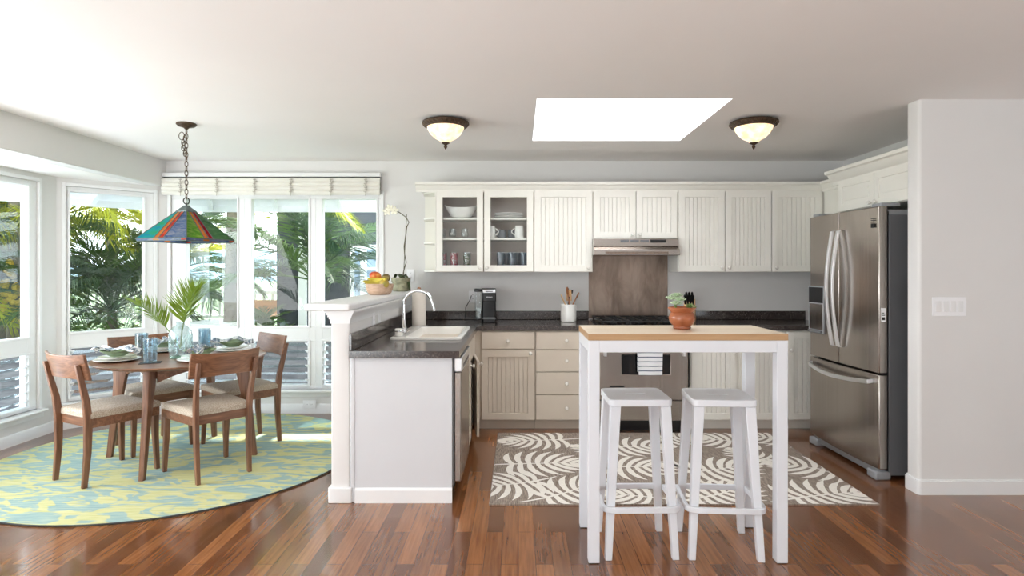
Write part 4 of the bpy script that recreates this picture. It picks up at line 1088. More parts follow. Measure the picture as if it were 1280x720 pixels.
# ------------------------------------------------------------------ pendant over the dining table
LP = (-2.407, 4.35)
pe = thing('pendant_lamp', 'stained-glass pyramid pendant lamp hanging over the dining table', 'lamp', (LP[0], LP[1], CH), math.atan2(-LP[1], -LP[0]))
G().lathe([(0, 0), (.066, -.001), (.068, -.01), (.055, -.022), (.02, -.032), (.008, -.045), (0, -.046)], seg=28, cap=False).build('canopy', M['bronze'], pe)
def link(g, c, h, w, r, turn):
    p = [Vector((w*math.cos(a), 0, h*math.sin(a))) for a in [2*PI*i/12 for i in range(12)]]
    R = Matrix.Rotation(turn, 3, 'Z'); g.tube([R @ q+Vector(c) for q in p], r, 6, closed=True)
g = G(); z = -.06; i = 0
while z > -.535:
    link(g, (0, 0, z), .021, .011, .0028, i*PI/2+.4); z -= .0335; i += 1
g.build('chain', M['bronze'], pe)
g = G()
for k in range(9):
    a = k/8; link(g, (.022*math.sin(PI*a)*1.2-.004, -.022*math.sin(PI*a), -.09-.15*a), .021, .011, .0028, k*PI/2)
link(g, (.03, -.03, -.10), .028, .022, .0028, .9)
g.build('spare_chain', M['bronze'], pe)
g = G(); link(g, (0, 0, -.562), .024, .020, .004, PI/2+.3); link(g, (0, 0, -.59), .014, .010, .003, .3); g.build('hanging_ring', M['iron'], pe)
zA, zB, dA, dB = -.641, -.842, .062, .312
cr = lambda d, z, k: Vector((d*math.cos(PI/2*k), d*math.sin(PI/2*k), z))
G().rings([[cr(.022, -.596, k) for k in range(4)], [cr(.026, -.604, k) for k in range(4)], [cr(dA+.006, zA+.004, k) for k in range(4)], [cr(dA+.006, zA-.004, k) for k in range(4)]]).build('cap', M['lead'], pe, flat=True)
for k in range(4):
    a0, a1, b0_, b1_ = cr(dA, zA, k), cr(dA, zA, k+1), cr(dB, zB, k), cr(dB, zB, k+1)
    nrm = ((a1-a0).cross(b0_-a0)).normalized()
    if nrm.z < 0: nrm = -nrm
    # seams as fractions on the top edge and the bottom edge
    top_f = [0, .10, .48, .86, 1.0] if k % 2 else [0, .12, .52, .9, 1.0]
    cols = [SG[0], SG[5], SG[1], SG[2]] if k % 2 else [SG[3], SG[5], SG[6], SG[4]]
    tf = [0, .16, .50, .84, 1.0]; bf = [0, .36, .455, .55, 1.0]
    pn = G(); cm = G()
    for i in range(4):
        P_ = [a0.lerp(a1, tf[i]), a0.lerp(a1, tf[i+1]), b0_.lerp(b1_, bf[i+1]), b0_.lerp(b1_, bf[i])]
        pn.mi = i; pn.rings([[q-nrm*.001 for q in P_], [q+nrm*.001 for q in P_]])
        cm.tube([P_[0]+nrm*.001, P_[3]+nrm*.001], .0035, 6)
    cm.tube([a0, a1], .004, 6); cm.tube([b0_, b1_], .005, 6)
    p = pn.build('shade_panel', cols, pe, flat=True)
    sk_ = G(); c0, c1 = cr(dB, zB, k), cr(dB, zB, k+1); d0, d1 = cr(dB-.008, zB-.017, k), cr(dB-.008, zB-.017, k+1)
    for i, (f0, f1, ci) in enumerate(((0, .34, 0), (.34, .46, 1), (.46, .9, 0), (.9, 1, 2))):
        sk_.mi = ci; Q = [c0.lerp(c1, f0), c0.lerp(c1, f1), d0.lerp(d1, f1), d0.lerp(d1, f0)]; nn = (Q[1]-Q[0]).cross(Q[3]-Q[0]).normalized()
        sk_.rings([[q-nn*.001 for q in Q], [q+nn*.001 for q in Q]])
    cm.tube([d0, d1], .0035, 6)
    cm.build('lead_came', M['lead'], pe)
    sk_.build('skirt_panel', [SG[2], SG[5], SG[1]], pe, flat=True)
G().lathe([(.018, -.66), (.02, -.70), (.012, -.715), (.028, -.75), (.026, -.775), (.002, -.79)], seg=16).build('bulb', M['porcelain'], pe)

# flush ceiling lights
def flush(label, x, y):
    r = thing('ceiling_light', label, 'light', (x, y, CH), 0, 'flush ceiling lights')
    G().lathe([(0, 0), (.118, 0), (.128, -.006), (.158, -.012), (.166, -.024), (.160, -.034), (.142, -.048), (.132, -.052), (.12, -.046), (0, -.046)], seg=48, cap=False).build('rim', M['bronze'], r)
    g = G()
    for k in range(32):
        a = 2*PI*k/32; g.tube([(.160*math.cos(a), .160*math.sin(a), -.016), (.163*math.cos(a+.1), .163*math.sin(a+.1), -.026), (.146*math.cos(a+.18), .146*math.sin(a+.18), -.046)], .005, 5)
    g.build('rope_trim', M['bronze'], r)
    G().lathe([(.130, -.050), (.126, -.066), (.108, -.098), (.076, -.128), (.045, -.144), (.030, -.158), (.0, -.160)], seg=40, cap=False).build('glass_bowl', M['bowl_lamp'], r)
    G().lathe([(0, -.155), (.028, -.156), (.03, -.163), (.014, -.172), (.008, -.178), (.013, -.188), (.008, -.198), (.002, -.208), (0, -.208)], seg=16, cap=False).build('finial', M['bronze'], r)
    return r
f1 = flush('flush bronze ceiling light left of the skylight', X(557, 176), 4.26)
dup(f1, (X(942, 176), 4.26, CH), None, 'flush bronze ceiling light right of the skylight')

# ------------------------------------------------------------------ things on the ledge
LZ = 1.198
fb = thing('fruit_bowl', 'round pale wooden bowl of fruit on the bar ledge', 'bowl', (-1.125, 4.86, LZ))
G().lathe([(0, 0), (.075, 0), (.092, .012), (.108, .05), (.112, .088), (.106, .088), (.098, .045), (.08, .016), (0, .014)], seg=32, cap=False).build('bowl_body', M['bowl_wood'], fb)
fz_ = LZ+.05
def tfruit(name, label, cat, mat, loc, sc, rot=(0, 0, 0), group='fruit in the wooden bowl'):
    o = G().ball((0, 0, 0), 1, sc[0], sc[1], sc[2], 16).build(name, M[mat], loc=loc); o.rotation_euler = rot; return tag(o, label, cat, group)
tfruit('mango', 'red-orange mango on top of the fruit bowl', 'mango', 'mango', (-1.16, 4.87, LZ+.150), (.05, .042, .036), (0, .2, .4))
tfruit('avocado', 'dark green-brown fruit behind the mango in the bowl', 'fruit', 'dark_fruit', (-1.085, 4.92, LZ+.135), (.036, .034, .034))
tfruit('papaya', 'yellow-green round fruit low in the bowl, right side', 'fruit', 'banana_g', (-1.075, 4.80, LZ+.085), (.042, .038, .042))
def banana(label, mat, loc, rz, s=1):
    pts = [(.085*math.cos(a)*s, 0, -.085*math.sin(a)*s+.085) for a in [math.radians(200+140*i/10) for i in range(11)]]
    pts = [(p[0], 0, .17-p[2]+0) for p in pts]
    o = G().tube(pts, [.005, .012, .016, .018, .019, .019, .019, .018, .016, .011, .004], 8).build('banana', M[mat], loc=loc); o.rotation_euler = (math.radians(78), 0, rz); return tag(o, label, 'banana', 'bananas in the wooden bowl')
banana('yellow banana lying at the front left of the fruit bowl', 'banana', (-1.16, 4.82, LZ+.098), .2)
banana('yellow banana resting at the middle of the fruit bowl', 'banana', (-1.115, 4.83, LZ+.118), -.3)
banana('greenish banana at the right rim of the fruit bowl', 'banana_g', (-1.075, 4.86, LZ+.128), -.9)
op = thing('orchid', 'white orchid in a mossy grey pot at the wall end of the ledge', 'orchid', (-1.10, 5.62, LZ))
G().lathe([(0, 0), (.07, 0), (.082, .012), (.086, .06), (.078, .072), (.088, .09), (.09, .125), (.083, .128), (.076, .08), (0, .07)], seg=32, cap=False).build('pot', M['stone_pot'], op)
G().lathe([(0, .108), (.08, .108), (.08, .10), (0, .10)], seg=24, cap=False).build('potting_bark', M['soil'], op)
spn = [(.01, 0, .10), (.03, -.01, .2), (.05, -.005, .27), (.035, 0, .34), (.03, .0, .42), (.045, -.005, .52), (.055, -.005, .60), (.075, 0, .645), (.05, 0, .69), (-.01, -.01, .735), (-.04, -.015, .75)]
G().tube(spn, [.005]*7+[.004]*4, 8).build('stem', M['orchid_stem'], op)
G().tube([(.02, .01, .10), (.03, .01, .3), (.04, .01, .5), (.052, .01, .72)], .0035, 6).build('stake', M['orchid_stem'], op)
def oleaf(a, L, dr):
    def f(u, v, s):
        w = .026*math.sin(PI*min(1, .12+.86*u))**.7; y = (v-.5)*2*w
        return Vector((L*u*(1-.25*u*dr), y, .03*math.sin(PI*u)*1.6-.16*dr*u*u+.01*abs(2*v-1)+(.003 if s else 0)))
    o = G().slab(f, 14, 4).build('leaf', M['orchid_leaf'], op, loc=(0, 0, .11), rotz=a, ang=80); return o
oleaf(-.5, .15, .95); oleaf(2.6, .10, .2); oleaf(1.2, .11, .3)
for (fx, fz2, rr_) in ((-.125, .745, .1), (-.055, .752, -.1), (-.10, .772, .4)):
    g = G()
    for k in range(5):
        a = 2*PI*k/5+PI/2+rr_; g.ball((fx+.022*math.cos(a), -.03, fz2+.022*math.sin(a)), .02, 1, .25, .72, 10, Matrix.Rotation(-a, 4, 'Y'))
    g.ball((fx, -.038, fz2), .008, 1, 1, 1, 8); g.build('flower', M['petal'], op, ang=80)

# ------------------------------------------------------------------ things on the back worktop
CZ = .9145
cm_ = thing('coffee_maker', 'black single-cup coffee maker on the corner of the worktop', 'coffee maker', (-.295, 5.60, CZ), math.radians(4))
G().prism(rect_round(-.045, .085, -.13, .13, .02), .0005, .035).build('base', M['black'], cm_, bevel=.004)
G().prism(rect_round(-.045, .085, -.02, .13, .02), .036, .31).build('column', M['black'], cm_, bevel=.004)
G().prism(rect_round(-.045, .085, -.12, -.021, .02), .19, .31).build('brew_head', M['black'], cm_, bevel=.006)
G().box(-.038, .078, -.126, -.119, .272, .304).build('handle_band', M['handle'], cm_, bevel=.004)
G().box(-.012, .052, -.1285, -.1255, .283, .290).build('handle_slot', M['black'], cm_)
G().box(-.035, .075, -.11, -.03, .0355, .042).build('drip_tray', M['grey_plastic'], cm_)
text_mesh('KEURIG', .017, 'lettering', M['outlet'], cm_, (.02, -.1212, .232), (PI/2, 0, 0))
G().prism(rect_round(-.112, -.048, -.06, .12, .018), .03, .28).build('water_tank', M['clear'], cm_)
G().prism(rect_round(-.110, -.05, -.058, .118, .016), .035, .13).build('tank_water', M['vase_glass'], cm_)
G().prism(rect_round(-.116, -.046, -.066, .126, .02), .2805, .306).build('tank_lid', M['black'], cm_, bevel=.004)
G().tube([(-.05, .12, .05), (-.13, .14, .03), (-.2, .16, .02), (-.2, .19, .12), (-.155, .212, .20), (-.145, .218, .235)], .004, 6).build('power_cord', M['black'], cm_)
uc = thing('utensil_crock', 'white ceramic crock of cooking utensils left of the range', 'crock', (X(711, 135), 5.60, CZ))
G().lathe([(0, .0005), (.068, .0005), (.073, .006), (.073, .158), (.070, .162), (.066, .158), (.066, .012), (0, .012)], seg=32, cap=False).build('crock_body', M['porcelain'], uc)
CRK = (X(711, 135), 5.60, CZ+.015)
def utensil(name, label, cat, mat, lean, az, L, head):
    o = thing(name, label, cat, CRK, 0, 'cooking utensils in the crock')
    d = Vector((math.sin(lean)*math.cos(az), math.sin(lean)*math.sin(az), math.cos(lean))); base_ = Vector((-.035*math.cos(az), -.035*math.sin(az), 0))
    G().tube([base_, base_+d*L*.72], .006, 8).build('handle', M[mat], o)
    R = d.to_track_quat('Z', 'Y').to_matrix().to_4x4(); c_ = base_+d*(L*.72+.03)
    m = Matrix.Translation(c_) @ Matrix.Rotation(0, 4, 'Z') @ R
    g = G()
    if head == 'spoon': g.ball(c_, .036, .62, .22, 1.1, 12, R.to_3x3().to_4x4())
    elif head == 'slot':
        for xx in (-.02, 0, .02): g.box(xx-.006, xx+.006, -.003, .003, -.04, .05, m)
        g.box(-.026, .026, -.003, .003, -.045, -.03, m); g.box(-.026, .026, -.003, .003, .04, .055, m)
    else:
        g.ball(c_, .03, .6, .18, .8, 12, R.to_3x3().to_4x4())
        for k in range(6): g.box(-.022+.008*k, -.018+.008*k, -.012, -.003, -.0, .035, m)
    g.build('head', M[mat], o)
utensil('wooden_spoon', 'pale wooden spoon leaning left in the white crock', 'spoon', 'light_wood', .42, PI, .27, 'spoon')
utensil('wooden_spoon', 'dark wooden spoon standing at the back of the crock', 'spoon', 'mid_wood', .16, 2.4, .34, 'spoon')
utensil('wooden_turner', 'pale slotted wooden turner at the front of the crock', 'turner', 'light_wood', .10, 4.2, .27, 'slot')
utensil('pasta_server', 'black toothed pasta server in the crock', 'pasta server', 'black', .22, .6, .31, 'comb')
utensil('wooden_spoon', 'brown wooden spoon leaning right in the white crock', 'spoon', 'mid_wood', .48, 0.0, .31, 'spoon')
kb = thing('knife_block', 'pale wooden knife block with black-handled knives behind the plant', 'knife block', (1.60, 5.60, CZ), math.radians(-20))
T_ = Matrix.Rotation(math.radians(18), 4, 'X')
G().prism_x([(.08, .0005), (-.07, .0005), (-.085, .15), (-.01, .215), (.05, .10)], -.05, .05).build('block', M['light_wood'], kb, bevel=.004)
for i, (kx, t) in enumerate(((-.035, .2), (-.012, .2), (.012, .2), (.035, .2), (-.024, .6), (0, .6), (.024, .6))):
    b = Vector((kx, -.083+.075*t, .155+.065*t)); d = Vector((kx*.8, -.55, .9)).normalized()
    G().tube([b, b+d*.03, b+d*.09, b+d*.10], [.009, .010, .011, .006], 8).build('knife_handle', M['black'], kb)

# plant on the bar table
BZ = 1.0945
pl = thing('potted_succulent', 'round terracotta pot of pale succulents on the bar table', 'plant', (.845, 3.10, BZ))
G().lathe([(0, 0), (.042, 0), (.046, .006), (.044, .014), (.062, .034), (.068, .058), (.062, .078), (.056, .086), (.062, .094), (.073, .108), (.070, .112), (.062, .105), (.05, .09), (0, .088)], seg=40, cap=False).build('pot', M['terracotta'], pl)
G().lathe([(0, .101), (.055, .101), (.055, .09), (0, .09)], seg=24, cap=False).build('soil', M['soil'], pl)
def rosette(name, c, r, mat, n=16, up=.6):
    g = G()
    for k in range(n):
        a = k*2.4; t = k/n; el = math.radians(15+65*t); l = r*(1-.5*t)
        d = Vector((math.cos(a)*math.cos(el), math.sin(a)*math.cos(el), math.sin(el))); R = d.to_track_quat('Z', 'Y').to_matrix().to_4x4()
        g.ball(Vector(c)+d*l*.55, l*.55, .34, .2, 1, 8, R)
    return g.build(name, M[mat], pl, ang=80)
for c_, r_ in (((-.035, -.02, .125), .035), ((-.05, .012, .15), .036), ((-.022, .02, .165), .034), ((-.015, -.012, .145), .034)): rosette('rosette', c_, r_, 'succulent')
G().tube([(-.03, 0, .09), (-.035, 0, .13)], .006, 6).build('stem', M['small_leaf'], pl)
rosette('rosette', (.035, -.03, .108), .032, 'small_leaf', 10); rosette('rosette', (.045, .01, .115), .026, 'small_leaf', 10)

# ------------------------------------------------------------------ crockery behind the glass doors
SZ = [ZU0+.0185, SHELVES[0]+.0005, SHELVES[1]+.0005]; YS = 5.62
S3 = 750/YS
XG = lambda px: (px-648)/S3
sb = G()
def bowlshape(s, n=48):
    rings = []
    for r, z in ((.03, 0.0), (.06, 0.002), (.09, .03), (.12, .07)): rings.append([(r, z)]*n)
    return rings
ws = []
for r, z, lift in ((0.045, 0.0, 0), (.075, .012, .0), (.105, .05, .008), (.128, .08, .022), (.124, .081, .022), (.10, .05, .008), (.07, .018, 0), (.04, .012, 0)):
    ws.append([Vector((r*math.cos(a)*1.27, r*math.sin(a)*.80, z*1.2+lift*1.5*math.cos(a)**4)) for a in [2*PI*k/40 for k in range(40)]])
o = sb.rings(ws).build('serving_bowl', M['porcelain'], loc=(XG(577), YS, SZ[2])); tag(o, 'white boat-shaped bowl on the top shelf behind the left glass door', 'bowl')
for i, r in enumerate((.138, .138, .136)):
    p = G().lathe([(0, 0), (r*.6, 0), (r, .012), (r, .015), (r*.62, .005), (0, .004)], seg=36, cap=False).build('plate', M['porcelain'], loc=(XG(636), YS+.02, SZ[2]+.006*i+.0155*0+i*.010))
    tag(p, ('white plate at the bottom of the stack behind the right glass door', 'white plate in the middle of the stack behind the right glass door', 'white plate on top of the stack behind the right glass door')[i], 'plate', 'white plates on the cabinet shelf')
w0 = G().lathe([(0, 0), (.022, 0), (.034, .018), (.037, .045), (.029, .09), (.0275, .09), (.0345, .045), (.03, .02), (0, .006)], seg=24, cap=False).build('stemless_glass', M['clear'])
for i, (px, lb) in enumerate(((553, 'clear stemless glass at left on the middle cabinet shelf'), (566, 'clear stemless glass in the middle of the middle cabinet shelf'), (581, 'clear stemless glass at right on the middle cabinet shelf'))):
    q = w0 if i == 0 else dup(w0); q.location = (XG(px), YS-.02, SZ[1]); tag(q, lb, 'glass', 'stemless glasses on the cabinet shelf')
sg = [('spot_red', 553.5, .06, 'red-dotted glass at the left of the bottom cabinet shelf', .036), ('spot_red', 568, .0, 'red-dotted glass second from the left on the bottom shelf', .036), ('spot_green', 584, 0, 'green-dotted glass on the bottom shelf behind the left glass door', .036)]
for m_, px, dy, lb, r in sg:
    q = tumbler_mesh('dotted_glass', r, .163, m_); q.location = (XG(px), YS-.03+dy, SZ[0]); tag(q, lb, 'glass', 'dotted glasses on the bottom cabinet shelf')
def mug(label, x, y, mat, rz, h=.092):
    r = thing('mug', label, 'mug', (x, y, SZ[1]), rz, 'mugs on the middle cabinet shelf')
    G().lathe([(0, 0), (.036, 0), (.041, .008), (.042, h*.5), (.036, h), (.033, h), (.037, h*.5), (.034, .01), (0, .008)], seg=28, cap=False).build('mug_body', M[mat], r)
    G().tube([(-.038, 0, h*.8)]+[(-.042-.028*math.sin(PI*t), 0, h*.8-h*.55*t) for t in [i/8 for i in range(9)]]+[(-.038, 0, h*.25)], .005, 8).build('mug_handle', M[mat], r)
mug('white mug with its handle to the left on the middle shelf', XG(649), YS-.04, 'porcelain', .0, .115)
mug('white mug at the left edge of the right glass door', XG(614), YS-.03, 'porcelain', PI, .112)
mug('dark grey mug between two white mugs on the shelf', XG(627), YS+.06, 'fridge_side', .4, .085)
mug('dark mug at the back beside the right white mug', XG(640), YS+.09, 'fridge_side', 2.2, .085)
tb0 = tumbler_mesh('tall_tumbler', .036, .163, 'dark_tumbler')
bt_pos = [(626, -.05, 'dark blue tall tumbler at the front left of the bottom shelf'), (640.5, -.05, 'dark blue tall tumbler at the front middle of the bottom shelf'), (655, -.05, 'dark blue tall tumbler at the front right of the bottom shelf'), (633, .06, 'dark blue tall tumbler at the back left of the bottom shelf'), (647, .06, 'dark blue tall tumbler at the back right of the bottom shelf')]
for i, (px, dy, lb) in enumerate(bt_pos):
    q = tb0 if i == 0 else dup(tb0); q.location = (XG(px), YS+dy, SZ[0]); tag(q, lb, 'glass', 'blue tumblers in the glass cabinet')

# ------------------------------------------------------------------ switches and outlets
def wallplate(name, label, cat, loc, rz, w, h, kind, n):
    r = thing(name, label, cat, loc, rz)
    G().box(-w/2, w/2, -.0065, -.0005, -h/2, h/2).build('cover_plate', M['outlet'], r, bevel=.002)
    for i in range(n):
        x = (i-(n-1)/2)*.046
        if kind == 'switch':
            a = G().box(x-.0165, x+.0165, -.009, -.005, -.033, .033); a.build('rocker', M['trim'], r, bevel=.002)
        else:
            for zz in ((-.02, .02) if h >= w else (0,)):
                xx = x if h >= w else 0
                q = G().box(x-.014, x+.014, -.008, -.005, zz-.012, zz+.012).build('socket', M['outlet'], r, bevel=.002)
                G().box(x-.006, x-.004, -.0085, -.0078, zz-.004, zz+.006).box(x+.004, x+.006, -.0085, -.0078, zz-.004, zz+.006).build('slot', M['tail'], q)
    return r
wallplate('light_switch', 'white four-gang rocker switch plate on the right wall', 'switch', ((1186-648)/200.7, 3.737, 1.17), 0, .212, .118, 'switch', 4)
wallplate('wall_outlet', 'white outlet low on the wall under the back windows', 'outlet', ((387-648)/128.5, YB-.0145, .09), 0, .125, .075, 'outlet', 2)
wallplate('wall_outlet', 'white outlet on the half wall, nearer the camera of two', 'outlet', (PX1, 4.19, 1.068), PI/2, .075, .118, 'outlet', 1)
wallplate('light_switch', 'narrow white switch plate on the half wall beside the outlet', 'switch', (PX1, 4.36, 1.068), PI/2, .075, .118, 'switch', 1)
wallplate('wall_outlet', 'white outlet on the back wall behind the coffee maker', 'outlet', ((591-648)/128.5, YB, 1.135), 0, .075, .118, 'outlet', 1)
wallplate('wall_outlet', 'white outlet on the back wall behind the orchid pot', 'outlet', ((513-648)/128.5, YB, 1.345), 0, .075, .118, 'outlet', 1)

# ------------------------------------------------------------------ outdoors
GZ = -.35
struct(G().box(-60, 60, 6.03, 140, GZ-.1, GZ).box(-60, -4.32, -20, 6.03, GZ-.1, GZ).build('ground', M['grass']))
struct(G().box(-6.2, -1.0, 6.03, 7.0, GZ, GZ+.04).box(-6.2, -4.32, 1.0, 6.03, GZ, GZ+.04).build('bounce_slab', M['eave']))  # pale slab added to bounce light up through the windows
g = G(); inner = [(-4.14, 0.5), (-4.14, 5.28), (-3.47, 5.98), (-.9, 5.98)]; outer = [(-4.95, .5), (-4.95, 5.60), (-3.84, 6.78), (-.9, 6.78)]
for i in range(3):
    a, b, c_, d = inner[i], inner[i+1], outer[i+1], outer[i]
    g.rings([[Vector((a[0], a[1], 2.34)), Vector((b[0], b[1], 2.34)), Vector((c_[0], c_[1], 2.12)), Vector((d[0], d[1], 2.12))], [Vector((a[0], a[1], 2.40)), Vector((b[0], b[1], 2.40)), Vector((c_[0], c_[1], 2.20)), Vector((d[0], d[1], 2.20))]])
for i in range(3):
    p0_, p1_ = Vector(inner[i]), Vector(inner[i+1]); q0, q1 = Vector(outer[i]), Vector(outer[i+1]); n = max(1, int((p1_-p0_).length/.62))
    for k in range(n):
        t = (k+.5)/n; a = p0_.lerp(p1_, t); b = q0.lerp(q1, t); d = (b-a).normalized(); s = Vector((-d.y, d.x))*.022
        g.rings([[Vector((a.x-s.x, a.y-s.y, 2.24)), Vector((a.x+s.x, a.y+s.y, 2.24)), Vector((a.x+s.x, a.y+s.y, 2.34)), Vector((a.x-s.x, a.y-s.y, 2.34))],
                 [Vector((b.x-s.x, b.y-s.y, 2.07)), Vector((b.x+s.x, b.y+s.y, 2.07)), Vector((b.x+s.x, b.y+s.y, 2.14)), Vector((b.x-s.x, b.y-s.y, 2.14))]])
    f0, f1 = outer[i], outer[i+1]; dd = (Vector(f1)-Vector(f0)).normalized(); nn = Vector((-dd.y, dd.x))*.02
    g.rings([[Vector((f0[0], f0[1], 2.05)), Vector((f1[0], f1[1], 2.05)), Vector((f1[0], f1[1], 2.22)), Vector((f0[0], f0[1], 2.22))], [Vector((f0[0]+nn.x, f0[1]+nn.y, 2.05)), Vector((f1[0]+nn.x, f1[1]+nn.y, 2.05)), Vector((f1[0]+nn.x, f1[1]+nn.y, 2.22)), Vector((f0[0]+nn.x, f0[1]+nn.y, 2.22))]])
struct(g.build('trim_15', M['eave'], flat=True))
# low block wall beyond the louvers
lw = G()
for (a, b) in (((-1.0, 7.0), (-4.6, 7.0)), ((-4.6, 7.0), (-5.7, 5.75))):
    a, b = Vector(a), Vector(b); d = (b-a).normalized(); n_ = Vector((-d.y, d.x))*.07
    lw.rings([[(a-n_).to_3d()+Vector((0, 0, GZ)), (b-n_).to_3d()+Vector((0, 0, GZ)), (b+n_).to_3d()+Vector((0, 0, GZ)), (a+n_).to_3d()+Vector((0, 0, GZ))], [(a-n_).to_3d()+Vector((0, 0, .68)), (b-n_).to_3d()+Vector((0, 0, .68)), (b+n_).to_3d()+Vector((0, 0, .68)), (a+n_).to_3d()+Vector((0, 0, .68))]])
struct(lw.build('wall_garden', M['fence']))
# neighbouring wing with grey siding
YH = 9.6; XH = lambda px: (px-648)*YH/750; ZH = lambda py: 1.4-(py-337)*YH/750
nh = thing('neighbor_house', 'grey sided neighbouring house with white window trim outside', 'house', (XH(410), YH, GZ))
g = G(); x0, x1 = XH(346)-XH(410), 2.5
g.box(x0, x1, 0, 3.0, 0, 3.4); g.build('siding_wall', M['siding'], nh)
G().box(XH(374)-XH(410), XH(384)-XH(410), -.04, .0, 0, 3.38).build('corner_trim', M['rail'], nh)
fx0, fx1, fz0, fz1 = XH(438)-XH(410), XH(476)-XH(410), ZH(408)-GZ, ZH(306)-GZ
f_ = G(); holes(f_, fx0, fx1, fz0, fz1, -.04, .0, [(fx0+.07, XH(451)-XH(410), fz0+.07, ZH(338)-GZ), (fx0+.07, XH(451)-XH(410), ZH(334)-GZ, fz1-.07), (XH(459)-XH(410), fx1-.07, fz0+.07, ZH(338)-GZ), (XH(459)-XH(410), fx1-.07, ZH(334)-GZ, fz1-.07)])
f_ = f_.build('window_frame', M['rail'], nh); G().box(fx0+.02, fx1-.02, -.015, -.002, fz0+.02, fz1-.02).build('window_pane', plain('sky_blue_glass', (150, 170, 190), 0.08), f_)
G().box(x0-.3, x1, -.45, 3.2, 3.42, 3.58).build('roof', M['eave'], nh)
# white railing of a deck further out
rl = thing('deck_railing', 'white balustrade of a deck beyond the middle back window', 'railing', (-4.9, 10.4, GZ))
G().box(-2.6, 1.0, -.04, .04, 1.33, 1.39).build('top_rail', M['rail'], rl); G().box(-2.6, 1.0, -.025, .025, .92, .96).build('bottom_rail', M['rail'], rl)
for k in range(24):
    x = -2.55+.152*k; G().box(x-.018, x+.018, -.018, .018, .96 if k % 6 else 0.0, 1.33).build('baluster', M['rail'], rl)
pc = thing('patio_chair', 'orange-brown wooden patio chair by the white balustrade', 'chair', (-4.15, 9.6, GZ))
for x in (-.25, .25):
    for y in (-.25, .25): G().box(x-.03, x+.03, y-.03, y+.03, 0, 1.0 if y < 0 else 1.25).build('leg', M['patio'], pc)
G().box(-.3, .3, -.3, .3, .78, .83).build('seat', M['patio'], pc); G().box(-.28, .28, .235, .265, .95, 1.25).build('backrest', M['patio'], pc); G().box(-.31, -.2, -.3, .3, 1.0, 1.04).box(.2, .31, -.3, .3, 1.0, 1.04).build('armrest', M['patio'], pc)
ptb = thing('patio_table', 'white round pedestal patio table outside the back windows', 'table', (-3.95, 8.0, GZ))
G().lathe([(0, 1.02), (.42, 1.02), (.44, 1.04), (.44, 1.06), (0, 1.07)], seg=32, cap=False).build('tabletop', M['rail'], ptb); G().lathe([(.24, 0), (.24, .04), (.07, .08), (.06, .6), (.10, 1.019)], seg=20).build('pedestal', M['rail'], ptb)
pp = thing('patio_planter', 'white footed planter with small ferns on the patio', 'planter', (-3.3, 7.8, GZ))
G().lathe([(0, 0), (.12, 0), (.10, .3), (.06, .7), (.14, .9), (.17, .98), (.14, .98), (0, .94)], seg=24, cap=False).build('pot', M['rail'], pp)
fern = frond_mesh('frond', M['palm_g'], .42, 18, .05, .4, .6, 5, .15, .3)
for k in range(9): place_mesh('frond', fern, pp, (0, 0, .95), (math.radians(28+17*(k % 3)), 0, k*2*PI/9))

# palms
FM = {}
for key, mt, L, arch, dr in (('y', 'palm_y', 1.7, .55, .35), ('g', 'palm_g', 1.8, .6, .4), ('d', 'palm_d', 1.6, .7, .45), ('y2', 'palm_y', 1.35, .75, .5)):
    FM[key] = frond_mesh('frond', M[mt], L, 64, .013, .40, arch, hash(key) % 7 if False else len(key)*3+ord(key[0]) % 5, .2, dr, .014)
def palm(label, x, y, zc, n, keys, lean=(0, 0), seed=1, tr=.09, flower=False, sc=1.0):
    rnd = random.Random(seed)
    r = thing('palm_tree', label, 'palm', (x, y, GZ), 0, 'palms outside the windows')
    h = zc-GZ
    pts = [(lean[0]*t*t, lean[1]*t*t, h*t) for t in [i/10 for i in range(11)]]
    G().tube(pts, [tr*(1.25-.35*i/10)*(1+.06*(i % 2)) for i in range(11)], 12).build('trunk', M['trunk'], r)
    top_ = Vector(pts[-1])
    for k in range(n):
        t = k/n; el = math.radians(72-88*t+rnd.uniform(-8, 8)); az = k*2.399+rnd.uniform(-.2, .2)
        o = place_mesh('frond', FM[keys[k % len(keys)]], r, top_+Vector((0, 0, .0)), (el, 0, az)); s = sc*rnd.uniform(.85, 1.1); o.scale = (s, s, s)
    if flower:
        g = G()
        for k in range(70):
            a = rnd.uniform(0, 2*PI); q = rnd.uniform(0, 1); g.ball(top_+Vector((.35+.18*q*math.cos(a), -.35+.18*q*math.sin(a), -.45-.75*q)), .035, 1, 1, 1, 6)
        g.build('flower_cluster', M['yellowfruit'], r)
    return r
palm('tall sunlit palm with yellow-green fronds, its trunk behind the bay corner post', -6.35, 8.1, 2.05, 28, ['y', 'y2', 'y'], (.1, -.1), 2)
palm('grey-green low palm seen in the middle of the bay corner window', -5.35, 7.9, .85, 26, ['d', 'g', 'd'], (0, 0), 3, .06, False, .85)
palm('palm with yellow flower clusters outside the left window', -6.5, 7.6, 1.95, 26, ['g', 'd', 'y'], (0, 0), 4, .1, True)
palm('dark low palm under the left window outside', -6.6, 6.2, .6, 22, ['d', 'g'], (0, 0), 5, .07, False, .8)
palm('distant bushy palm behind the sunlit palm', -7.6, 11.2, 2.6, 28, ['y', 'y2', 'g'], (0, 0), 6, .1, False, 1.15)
palm('slender-trunked palm at the right of the left back window', -3.80, 7.9, 2.45, 24, ['y', 'y2', 'y'], (.05, 0), 7, .075)
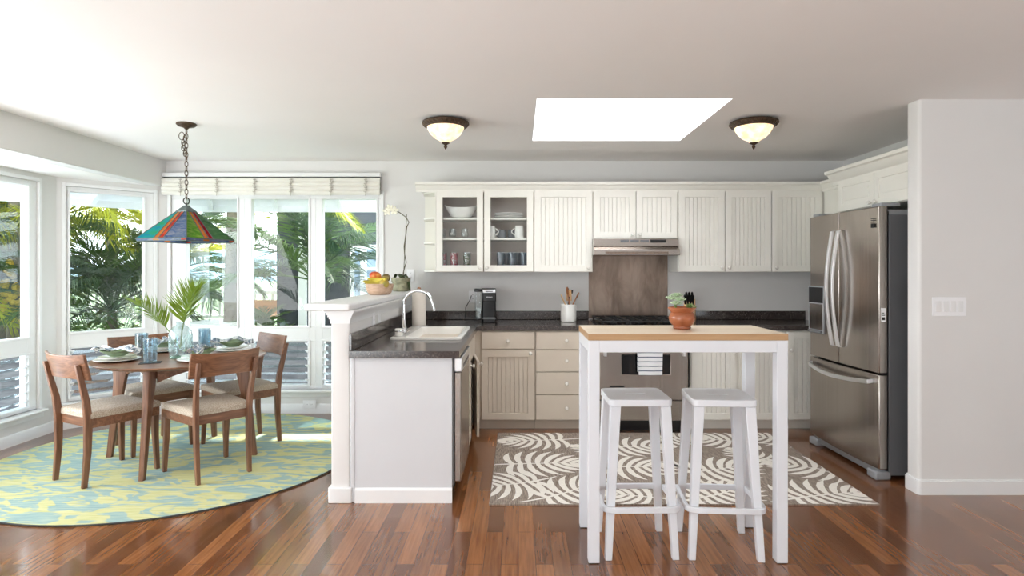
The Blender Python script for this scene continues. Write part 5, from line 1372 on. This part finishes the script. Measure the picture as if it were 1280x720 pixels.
palm('short palm with arching fronds before the grey house', -2.72, 8.0, 1.25, 15, ['g', 'd', 'g'], (0, 0), 8, .06, False, 1.0)
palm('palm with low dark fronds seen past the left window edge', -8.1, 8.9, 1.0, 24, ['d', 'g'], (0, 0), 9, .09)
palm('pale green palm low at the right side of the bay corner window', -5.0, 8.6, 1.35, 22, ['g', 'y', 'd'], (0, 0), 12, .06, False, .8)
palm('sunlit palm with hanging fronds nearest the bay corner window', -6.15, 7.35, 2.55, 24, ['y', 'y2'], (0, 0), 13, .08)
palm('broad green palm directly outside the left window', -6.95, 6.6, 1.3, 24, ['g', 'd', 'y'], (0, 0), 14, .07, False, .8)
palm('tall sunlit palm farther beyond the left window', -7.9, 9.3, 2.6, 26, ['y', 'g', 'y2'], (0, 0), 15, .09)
sh = G(); rnd = random.Random(11)
for i in range(5200):
    x = rnd.uniform(-10, -1.8); y = rnd.uniform(7.2, 9.4)+max(0, -x-4)*rnd.uniform(0, .6); h = rnd.uniform(.1, 1.0)*(.75+.25*math.sin(x*3)+max(0, -x-4.3)*.18); z = GZ+h
    a = rnd.uniform(0, 2*PI); l = rnd.uniform(.06, .16); d = Vector((math.cos(a), math.sin(a), rnd.uniform(-.4, .6)))*l; w_ = Vector((-math.sin(a), math.cos(a), 0))*l*.3; c_ = Vector((x, y, z))
    sh.quad([c_-d, c_+w_, c_+d, c_-w_])
o = sh.build('garden_shrubs', leaf_mat('shrub_leaf', (50, 74, 36), (104, 120, 58), .3, 6), flat=True); tag(o, 'low green garden shrubs outside behind the block wall', 'shrubs'); o['kind'] = 'stuff'
hl = G(); 
prev = None; rows = []
for j, (yy, hh) in enumerate(((90, 0), (110, 4.2), (135, 6.5), (139, 0))):
    rows.append([Vector((-130+6*i, yy, GZ+hh*(.6+.4*math.sin(i*.5+j)+.2*math.sin(i*1.3)))) for i in range(30)])
for j in range(3):
    for i in range(29): hl.quad([rows[j][i], rows[j][i+1], rows[j+1][i+1], rows[j+1][i]])
struct(hl.build('hills', M['hill']))
